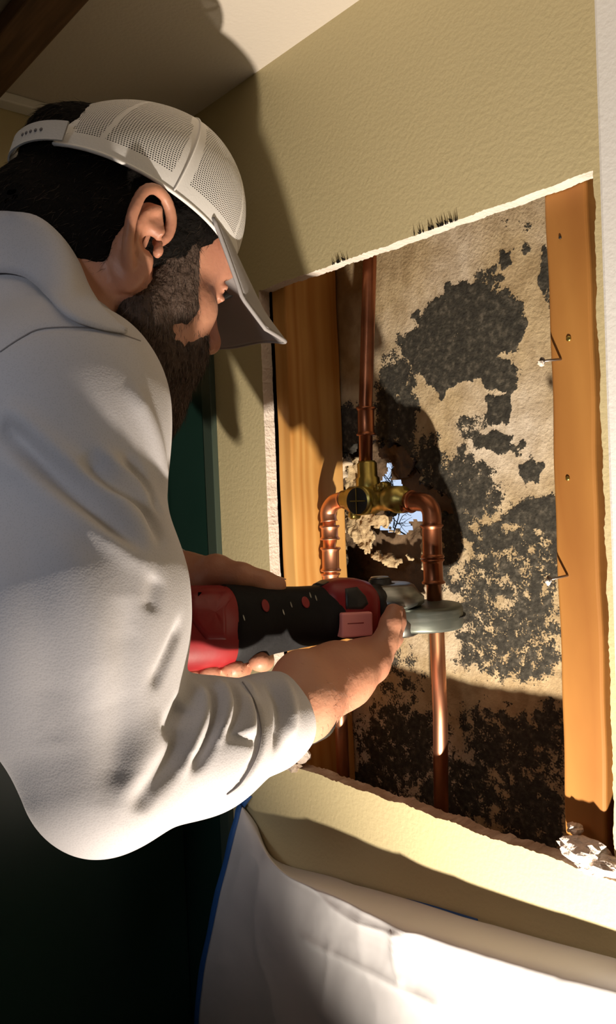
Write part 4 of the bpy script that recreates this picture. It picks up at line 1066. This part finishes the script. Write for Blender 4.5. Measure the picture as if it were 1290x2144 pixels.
v, f = tube_path([T(.205, 0, .006), P(800, 1262, .825)], [.024, .020], 24); mobj('neck', v, f, M['black'], tool)

# ------------------------------------------------------------------ plastic sheet
rows = [  # each row: pixel points at a given Y
 ([(508, 1690), (535, 1725), (575, 1800), (700, 1838), (900, 1897), (1100, 1957), (1290, 2008), (1420, 2045)], [-.012, -.006, -.003, -.003, -.003, -.003, -.003, -.003]),
 ([(506, 1694), (538, 1750), (590, 1822), (700, 1868), (850, 1935), (1080, 2008), (1290, 2062), (1420, 2100)], [-.018, -.03, -.055, -.062, -.060, -.050, -.040, -.035]),
 ([(500, 1722), (545, 1800), (615, 1850), (720, 1900), (860, 1970), (1080, 2045), (1290, 2095), (1420, 2130)], [-.03, -.05, -.066, -.072, -.070, -.060, -.050, -.045]),
 ([(480, 1800), (550, 1880), (640, 1930), (750, 1985), (880, 2050), (1080, 2110), (1290, 2150), (1420, 2190)], [-.05, -.066, -.075, -.080, -.078, -.068, -.058, -.05]),
 ([(450, 1930), (550, 2010), (660, 2070), (760, 2110), (900, 2170), (1090, 2230), (1290, 2270), (1420, 2300)], [-.07, -.078, -.085, -.088, -.086, -.08, -.07, -.06]),
 ([(425, 2060), (550, 2130), (670, 2190), (780, 2240), (920, 2300), (1100, 2360), (1290, 2400), (1420, 2430)], [-.08, -.085, -.09, -.092, -.09, -.085, -.075, -.07]),
 ([(414, 2230), (550, 2300), (680, 2350), (800, 2400), (930, 2450), (1100, 2500), (1290, 2540), (1420, 2560)], [-.085, -.09, -.092, -.095, -.094, -.09, -.08, -.075])]
ctrl = np.array([[PY(p[0], p[1], y*.66) for p, y in zip(r[0], r[1])] for r in rows])
NU, NV = 150, 110
tmp = np.array([catmull(ctrl[:, j], NV) for j in range(ctrl.shape[1])])     # (cols, NV, 3)
G = np.array([catmull(tmp[:, i], NU) for i in range(NV)])                    # (NV, NU, 3)
flat = G.reshape(-1, 3).copy(); vv = np.repeat(np.linspace(0, 1, NV), NU)
ampv = np.clip((vv-.12)*4, 0, 1)
n0 = fbm(flat*np.array([9, 9, 6]), 3, 61); rid = 1-np.abs(fbm(flat*np.array([11, 11, 7])+5, 2, 67))*3.2
flat[:, 1] -= ampv*(.006*n0+.002*np.clip(rid, 0, 1)**3)
# sharp creases
def crease(pl, am, wd):
    q = np.array([PY(x, y, -.08) for x, y in catmull(pl, 80)]); d2 = ((flat[:, None, [0, 2]]-q[None][:, :, [0, 2]])**2).sum(2).min(1); flat[:, 1] -= am*np.exp(-np.sqrt(d2)/wd)
crease([(600, 1985), (700, 2035), (800, 2090), (880, 2135)], .0035, .004); crease([(780, 1985), (785, 2030), (800, 2075)], .004, .004)
crease([(655, 2000), (650, 2070), (645, 2140)], .002, .004); crease([(540, 1740), (585, 1850), (680, 1940), (800, 1990)], .003, .006)
crease([(800, 1980), (850, 1985), (900, 2010)], .003, .005)
Fc = [(i*NU+j, i*NU+j+1, (i+1)*NU+j+1, (i+1)*NU+j) for i in range(NV-1) for j in range(NU-1)]
sheet = mobj('plastic_sheet', flat, Fc, M['sheet']); sm = sheet.modifiers.new('t', 'SOLIDIFY'); sm.thickness = .0012; sm.offset = 0
tag(sheet, 'white protective plastic sheet taped to the wall under the cut-out', 'plastic sheet')
# blue tape down the left edge
ed = flat.reshape(NV, NU, 3)[:, 0]; V = []; Fc = []
ed = np.concatenate([[ed[0]+np.array([.014, .004, .018])], ed])
for i, p in enumerate(ed):
    d = ed[min(i+1, len(ed)-1)]-ed[max(i-1, 0)]; s_ = np.cross(d, CF); s_ /= np.linalg.norm(s_)
    if s_@CR > 0: s_ = -s_
    wdt = .0085+.0004*math.sin(i*.3)
    V += [p-s_*.003+np.array([0, -.0015, 0]), p+s_*wdt+np.array([0, .002, 0])]
for i in range(len(ed)-1): Fc.append((i*2, i*2+1, i*2+3, i*2+2))
tp = mobj('masking_tape', V, Fc, M['tape']); sm = tp.modifiers.new('t', 'SOLIDIFY'); sm.thickness = .0006
tag(tp, 'blue masking tape strip down the left edge of the plastic sheet', 'tape', 'masking tape strips')
q = np.array([PY(x, y, -.0012) for x, y in catmull([(850, 1882), (900, 1895), (960, 1913), (1000, 1925)], 30)]); V = []; Fc = []
for i, p in enumerate(q): V += [p+np.array([0, 0, .0004]), p-np.array([0, 0, .012])]
for i in range(len(q)-1): Fc.append((i*2, i*2+1, i*2+3, i*2+2))
tp = mobj('masking_tape', V, Fc, M['tape']); sm = tp.modifiers.new('t', 'SOLIDIFY'); sm.thickness = .0004
tag(tp, 'sliver of blue masking tape along the top edge of the plastic sheet', 'tape', 'masking tape strips')
